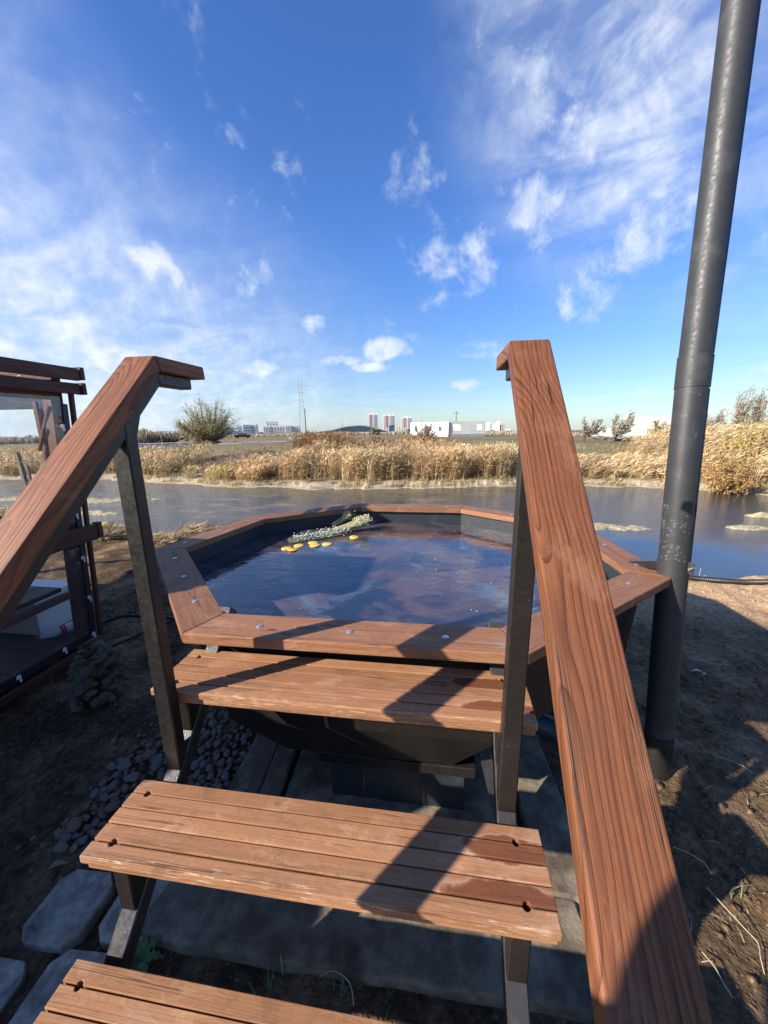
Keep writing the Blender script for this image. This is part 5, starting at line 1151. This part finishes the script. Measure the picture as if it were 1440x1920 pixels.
ruin(1190, 62, 'long white ruin behind the young trees at right, its left end collapsed', [
    (1172, 0, 1262, 2.5, 780, 814, mRW, [(.06, .17, .20, .58), (.46, .58, .16, .58), (.70, .80, .16, .55)]), (1120, -1., 1171, -.1, 799, 814, mRW, [(.05, .2, .3, .99), (.35, .5, .4, .99), (.7, .84, .2, .9)]), (1120, -1.2, 1262, 2.3, 814, 824, mRP, []), (1262, 2.5, 1290, 9, 781, 820, mRW, []), (1198, 5, 1262, 8, 777, 814, mRW, [])])
# rubble in front of the right ruin
for px, py, n_, lab in [(1190, 827, 40, 'rubble of broken white panels in front of the right ruin'), (1130, 824, 16, 'tumbled white slab fragments at the collapsed end of the ruin')]:
    t = thing('rubble_heap', lab, 'rubble', base(px, py)); mr_ = mRW
    for i in range(n_):
        p = base(px+random.uniform(-55, 60)*(1 if n_ > 20 else .35), py+random.uniform(-2.5, 1)); s_ = random.uniform(.2, .7)
        M = Matrix.Translation(p+Vector((0, 0, .12))) @ Matrix.Rotation(random.uniform(0, 3), 4, 'Z') @ Matrix.Rotation(random.gauss(0, .35), 4, 'X') @ Matrix.Diagonal((s_*1.5, s_, .12, 1)); link('slab_fragment', RK[i % 6], None, t, M)
# stacked slabs, beams and debris on the field
mpink = wallmat('pink_concrete', (.55, .40, .34)); mpale = wallmat('pale_concrete', (.68, .65, .55)); mlil = wallmat('lilac_concrete', (.52, .48, .47))
def fieldbox(nm, lab, px0, px1, py0, py1, mt_, n=1, cat='concrete slab', dpt=1.2):
    b0 = base((px0+px1)/2, py1); k = depth(b0)/FPX; h = (py1-py0)*k; b_ = B(nm, lab, cat, (px0+px1)/2, math.hypot(b0.x-CAM.x, b0.y-CAM.y)); L = (px1-px0)*k
    for i in range(n): a = -L/2+L*i/n; b_.box('panel' if n > 1 else 'slab', a, a+L/n-.05*k, 0, dpt, -.1, h*(1 if n == 1 else random.uniform(.85, 1)), mt_)
    return b_
fieldbox('slab_row', 'pink-tinted row of concrete slabs lying right of the willow', 456, 534, 829, 837, mpink, 3)
fieldbox('slab_row', 'long lilac-grey concrete beam lying left of the willow', 258, 352, 832, 838, mlil, 1)
b_ = fieldbox('slab_stack', 'leaning pale concrete slabs below the lattice pylon', 540, 581, 818.5, 823.5, mpale, 6)
fieldbox('slab_row', 'thin white slab on the ground between willow and pink slabs', 408, 450, 831, 833.5, mpale, 2)
for i, (px, py, lab) in enumerate([(597, 831, 'white lump of rubble on the middle field'), (619, 823, 'small white block standing on the field right of the pole'), (738, 826, 'flat white slab in the dry grass before the towers'), (440, 829, 'pale rubble by the willow foot'), (880, 826, 'white fragments before the ruin'), (1000, 828, 'bit of pale rubble beside the right handrail')]):
    b0 = base(px, py); k = depth(b0)/FPX; M = Matrix.Translation(b0+Vector((0, 0, 1.2*k))) @ Matrix.Diagonal((4.5*k if i != 1 else 1.2*k, 2*k, 1.6*k if i != 1 else 2*k, 1)); o = link('rubble', RK[i], None, None, M); tagp(o, lab, 'rubble')
# foot bridge with railing on the left
b0 = base(330, 828); Db = math.hypot(b0.x-CAM.x, b0.y-CAM.y); b_ = mk('footbridge', 'small footbridge with a slatted railing left of the willow', 'footbridge', 325, Db); k = b_.k
z0_ = zpx(b_, 815.5); x0, x1 = -28*k, 32*k; b_.box('deck', x0, x1, 0, 2.2, z0_-1.4*k, z0_, mBr)
for r_ in range(3): b_.box('rail', x0, x1, -.05, .05, z0_+(2.4+r_*3.2)*k, z0_+(3.2+r_*3.2)*k, mlil)
for i in range(9): xx = x0+(x1-x0)*i/8; b_.box('railing_post', xx-.4*k, xx+.4*k, -.12, -.06, z0_, z0_+10*k, mlil)
for xx in (-18*k, 12*k, 28*k): b_.box('pier', xx, xx+1.4*k, .3, 1.6, -.5, z0_-1.4*k, mlil)
# parked car
b0 = base(453, 822); k = depth(b0)/FPX; b_ = B('parked_car', 'small dark red car parked between willow and apartment blocks', 'car', 453, math.hypot(b0.x-CAM.x, b0.y-CAM.y)); mcar = mat('dark_red_paint', (.10, .012, .015), .25).mat
b_.box('body', -2.1, 2.1, 0, 1.7, .35, .95, mcar); b_.box('cabin', -1.1, 1.2, .15, 1.55, .95, 1.45, mGl)
for sx in (-1.3, 1.3): lathe('wheel', [(.32, 0), (.32, .2)], b_.w(sx, -.02, .32), b_.R @ Vector((0, 1, 0)), mhose, b_.t, 12)

# ------------------------------------------------------------------ pylon, poles, wires
mlat = mat('galvanised_lattice', (.42, .41, .40), .5, .3).mat
b0 = base(571, 821); Dp = 210.; b_ = mk('lattice_pylon', 'tall lattice steel power pylon left of the arena', 'pylon', 568, Dp); k = b_.k; Ht = zpx(b_, 711); wb = 6.2*k
def wz(z): t = z/Ht; return wb*(1-t)**1.0*.92+.9*k*.9 if t < .70 else wb*(.30)*.92+.9*k*.9
cn = lambda sx, sy, z: b_.w(-.10*(z/Ht)*Ht*.12+sx*wz(z), sy*wz(z)+0, z); bar = .28*k
lvl = [Ht*i/16 for i in range(17)]
for sx in (-1, 1):
    for sy in (-1, 1): 
        for i in range(16): pass
        V = []; 
        tube('leg', [cn(sx, sy, z) for z in lvl], bar*1.1, mlat, b_.t, 4, False)
V = []; Fc = []
for i in range(16):
    for (s1, s2) in (((-1, -1), (1, -1)), ((1, -1), (1, 1)), ((1, 1), (-1, 1)), ((-1, 1), (-1, -1))):
        for A_, B_ in ((cn(*s1, lvl[i]), cn(*s2, lvl[i+1])), (cn(*s2, lvl[i]), cn(*s1, lvl[i+1]))):
            v, f = tube_mesh([A_, B_], bar*.6, 3, False); kk_ = len(V); V += v; Fc += [tuple(q_+kk_ for q_ in g_) for g_ in f]
link('lattice_bracing', mesh_from('lattice_bracing', V, Fc), mlat, b_.t)
arms = []
for py, hw_ in ((724, 3.6), (737, 5.4), (752, 3.6)):
    z = zpx(b_, py); xc = -.12*z*.10*1.2; o = beam('cross_arm', b_.w(-.012*z-hw_*k, 0, z), b_.w(-.012*z+hw_*k, 0, z), bar*1.6, bar*1.6, mlat, b_.t, (0, 0, 1), 0); arms += [b_.w(-.012*z-hw_*k, 0, z), b_.w(-.012*z+hw_*k, 0, z)]
def pole(px, top, foot, D, lab, w_=.22, arm=0, nm='utility_pole'):
    b_ = mk(nm, lab, 'pole', px, D); z = zpx(b_, top); tube('pole', [b_.w(0, 0, -1), b_.w(0, 0, z)], [w_, w_*.6], mgrey, b_.t, 8)
    if arm: beam('cross_arm', b_.w(-arm, 0, z*.90), b_.w(arm, 0, z*.90), .15, .15, mgrey, b_.t, (0, 0, 1), 0)
    return b_.w(0, 0, z)
pole(573, 765, 826, 95, 'grey utility pole standing just right of the lattice pylon', .17)
pole(855, 769, 812, 130, 'utility pole with short cross arm behind the white ruin', .16, 1.0)
pole(844, 783, 800, 120, 'thin mast stub on the ruin roof line', .07)
b_ = mk('tower_crane', 'tiny tower crane above the far apartment group', 'crane', 929, 1500); k = b_.k; b_.box('mast', -.5*k, .5*k, 0, 2, 0, zpx(b_, 785), mG); b_.box('jib', -4*k, 17*k, 0, 2, zpx(b_, 786.6), zpx(b_, 786), mG)
# weathered fence post with wires beyond the gazebo
fp = thing('fence_post', 'weathered wooden post with two wires in the marsh beyond the gazebo', 'fence post', at_z(50, 908, -.2)); c_ = at_z(50, 908, -.2)
beam('post', c_+Vector((0, 0, -.5)), c_+Vector((-.12, 0, 1.22)), .14, .12, mgrey, fp, (0, 1, 0)); beam('stay_post', c_+Vector((.16, .05, -.5)), c_+Vector((.13, .05, .75)), .10, .08, mgrey, fp, (0, 1, 0))
mwire = mat('dark_wire', (.05, .05, .055), .6).mat
tube('wire', [c_+Vector((-6, 1, .80)), c_+Vector((-.05, -.07, .86)), c_+Vector((1.6, -.5, .9))], .012, mwire, fp, 4); tube('wire', [c_+Vector((-6, 1, .05)), c_+Vector((-.05, -.07, .08)), c_+Vector((1.4, -.4, .12))], .010, mwire, fp, 4)
def wire(A_, B_, sag, lab, r=.022):
    pts = [A_.lerp(B_, t)-Vector((0, 0, sag*4*t*(1-t))) for t in [i/20 for i in range(21)]]; tagp(tube('power_line', pts, r, mwire, None, 3), lab, 'power line', 'power lines crossing the sky')
for i, (A_, dpy, sg) in enumerate(((arms[1], 772, 3), (arms[3], 768, 3.5), (arms[5], 778, 3))):
    p = away(1500, 330); z = CAM.z+(800-(700+i*22))*.40; wire(A_, Vector((p.x, p.y, z)), 9, ['topmost of the faint power lines right of the pylon', 'middle one of the faint power lines right of the pylon', 'lowest of the faint power lines right of the pylon'][i])
for i, (A_) in enumerate((arms[0], arms[4])):
    p = away(-100, 300); wire(A_, Vector((p.x, p.y, CAM.z+26-i*9)), 7, ['upper faint power line left of the pylon', 'lower faint power line left of the pylon'][i])
# ------------------------------------------------------------------ the photographer, standing on a low landing behind the view
ld = thing('landing', 'low plank landing at the foot of the steps, outside the view', 'landing', U(.1, -1.35, -1.68))
yy = -1.02
for k in range(6): prism('plank', [U(-.45, yy-.095, -1.575), U(.50, yy-.095, -1.575), U(.50, yy, -1.575), U(-.45, yy, -1.575)], (0, 0, -.03), (1, 0, 0), mstep, ld, .002, 1); yy -= .10
for xx in (-.36, .42): beam('bearer', U(xx, -1.04, -1.64), U(xx, -1.60, -1.64), .08, .10, mdark, ld)
px0, py0, pz0 = -.18, -1.68, U(0, 0, -1.575).z
pt = thing('person', 'person standing on the landing holding a phone up with both hands', 'person', (px0, py0, pz0))
def skin(name, nodes, edges, mt, parent, sub=2):
    me = bpy.data.meshes.new(name); me.from_pydata([n[0] for n in nodes], edges, []); me.update()
    o = link(name, me, mt, parent, Matrix.Translation((px0, py0, pz0))); m_ = o.modifiers.new('skin', 'SKIN'); m_.use_smooth_shade = True
    for i, n in enumerate(nodes): sv = me.skin_vertices[0].data[i]; sv.radius = n[1] if isinstance(n[1], tuple) else (n[1], n[1]); sv.use_root = (i == 0)
    s_ = o.modifiers.new('sub', 'SUBSURF'); s_.levels = sub; s_.render_levels = sub; return o
hx, hy, hz = CAM.x-px0, CAM.y-.085-py0, CAM.z-pz0
N = [((0, 0, .93), (.15, .11)), ((0, .01, 1.10), (.135, .10)), ((0, 0, 1.30), (.165, .11)), ((0, -.01, 1.44), (.12, .08)), ((0, 0, 1.52), (.055, .055)), ((0, .02, 1.60), (.072, .085)), ((0, .015, 1.70), (.076, .094)), ((0, .01, 1.765), (.050, .06))]
Ed = [(0, 1), (1, 2), (2, 3), (3, 4), (4, 5), (5, 6), (6, 7)]
for s in (-1, 1):
    b0_ = len(N); N += [((s*.095, 0, .84), (.09, .09)), ((s*.11, .02, .47), (.058, .062)), ((s*.12, -.01, .10), (.042, .042)), ((s*.125, .09, .045), (.042, .032)), ((s*.13, .19, .035), (.038, .024))]
    Ed += [(0, b0_), (b0_, b0_+1), (b0_+1, b0_+2), (b0_+2, b0_+3), (b0_+3, b0_+4)]
    a0 = len(N); wx = hx+s*.105
    N += [((s*.185, 0, 1.41), (.062, .062)), ((s*.20 if s < 0 else .30, .17, 1.25), (.052, .052)), ((wx, hy-.07, hz-.085), (.034, .034)), ((wx-s*.004, hy-.035, hz-.05), (.032, .018))]
    Ed += [(3, a0), (a0, a0+1), (a0+1, a0+2), (a0+2, a0+3)]
    for f in range(4):           # fingers curled round the back of the phone
        c0 = len(N); zf = hz-.035+f*.021; N += [((wx-s*.010, hy-.012, zf), (.0095, .0095)), ((wx-s*.022, hy+.006, zf+.002), (.0085, .0085)), ((wx-s*.050-s*.004*f, hy+.008, zf+.003), (.007, .007))]; Ed += [(a0+3, c0), (c0, c0+1), (c0+1, c0+2)]
    c0 = len(N); N += [((wx-s*.022, hy-.040, hz-.035), (.0105, .0105)), ((wx-s*.046, hy-.030, hz-.012), (.009, .009))]; Ed += [(a0+3, c0), (c0, c0+1)]
mskin = mat('skin', (.50, .29, .20), .55).mat; mjack = mat('dark_jacket', (.025, .03, .04), .8).mat; mtrou = mat('dark_trousers', (.03, .03, .035), .85).mat
skin('body', N, Ed, mskin, pt)
def sub_(ids, grow):             # clothing follows the body joints, a little fuller
    mp = {}; n2 = []
    for i in ids: mp[i] = len(n2); r_ = N[i][1]; n2.append((N[i][0], (r_[0]+grow, r_[1]+grow)))
    return n2, [(mp[a], mp[b]) for a, b in Ed if a in mp and b in mp]
al_ = 8+5; arms_ = [al_, al_+1, al_+2]; step_ = 5+4+12+2; n2, e2 = sub_([0, 1, 2, 3]+arms_+[a+step_ for a in arms_], .014)
skin('jacket', n2, e2, mjack, pt); n2, e2 = sub_([0, 8, 9, 10, 8+step_, 9+step_, 10+step_], .012); skin('trousers', n2, e2, mtrou, pt)
bm = bmesh.new(); bmesh.ops.create_uvsphere(bm, u_segments=20, v_segments=12, radius=1)
for v in bm.verts: v.co = Vector((v.co.x*.088, v.co.y*.105-.012, v.co.z*.10+1.715)); v.co.y -= .012*(v.co.z < 1.70)
bmesh.ops.delete(bm, geom=[v for v in bm.verts if v.co.z < 1.67 or (v.co.y > .055 and v.co.z < 1.745)], context='VERTS')
link('hair', bm_to('hair', bm, True), mat('dark_hair', (.03, .02, .015), .7).mat, pt, Matrix.Translation((px0, py0, pz0)))
ph = box('smartphone', (CAM.x-.085, CAM.y-.095, CAM.z-.040), (CAM.x+.085, CAM.y-.087, CAM.z+.040), mat('phone_black', (.02, .02, .022), .3).mat, None, .002); tagp(ph, 'black phone held up in the hands of the person on the landing', 'phone')
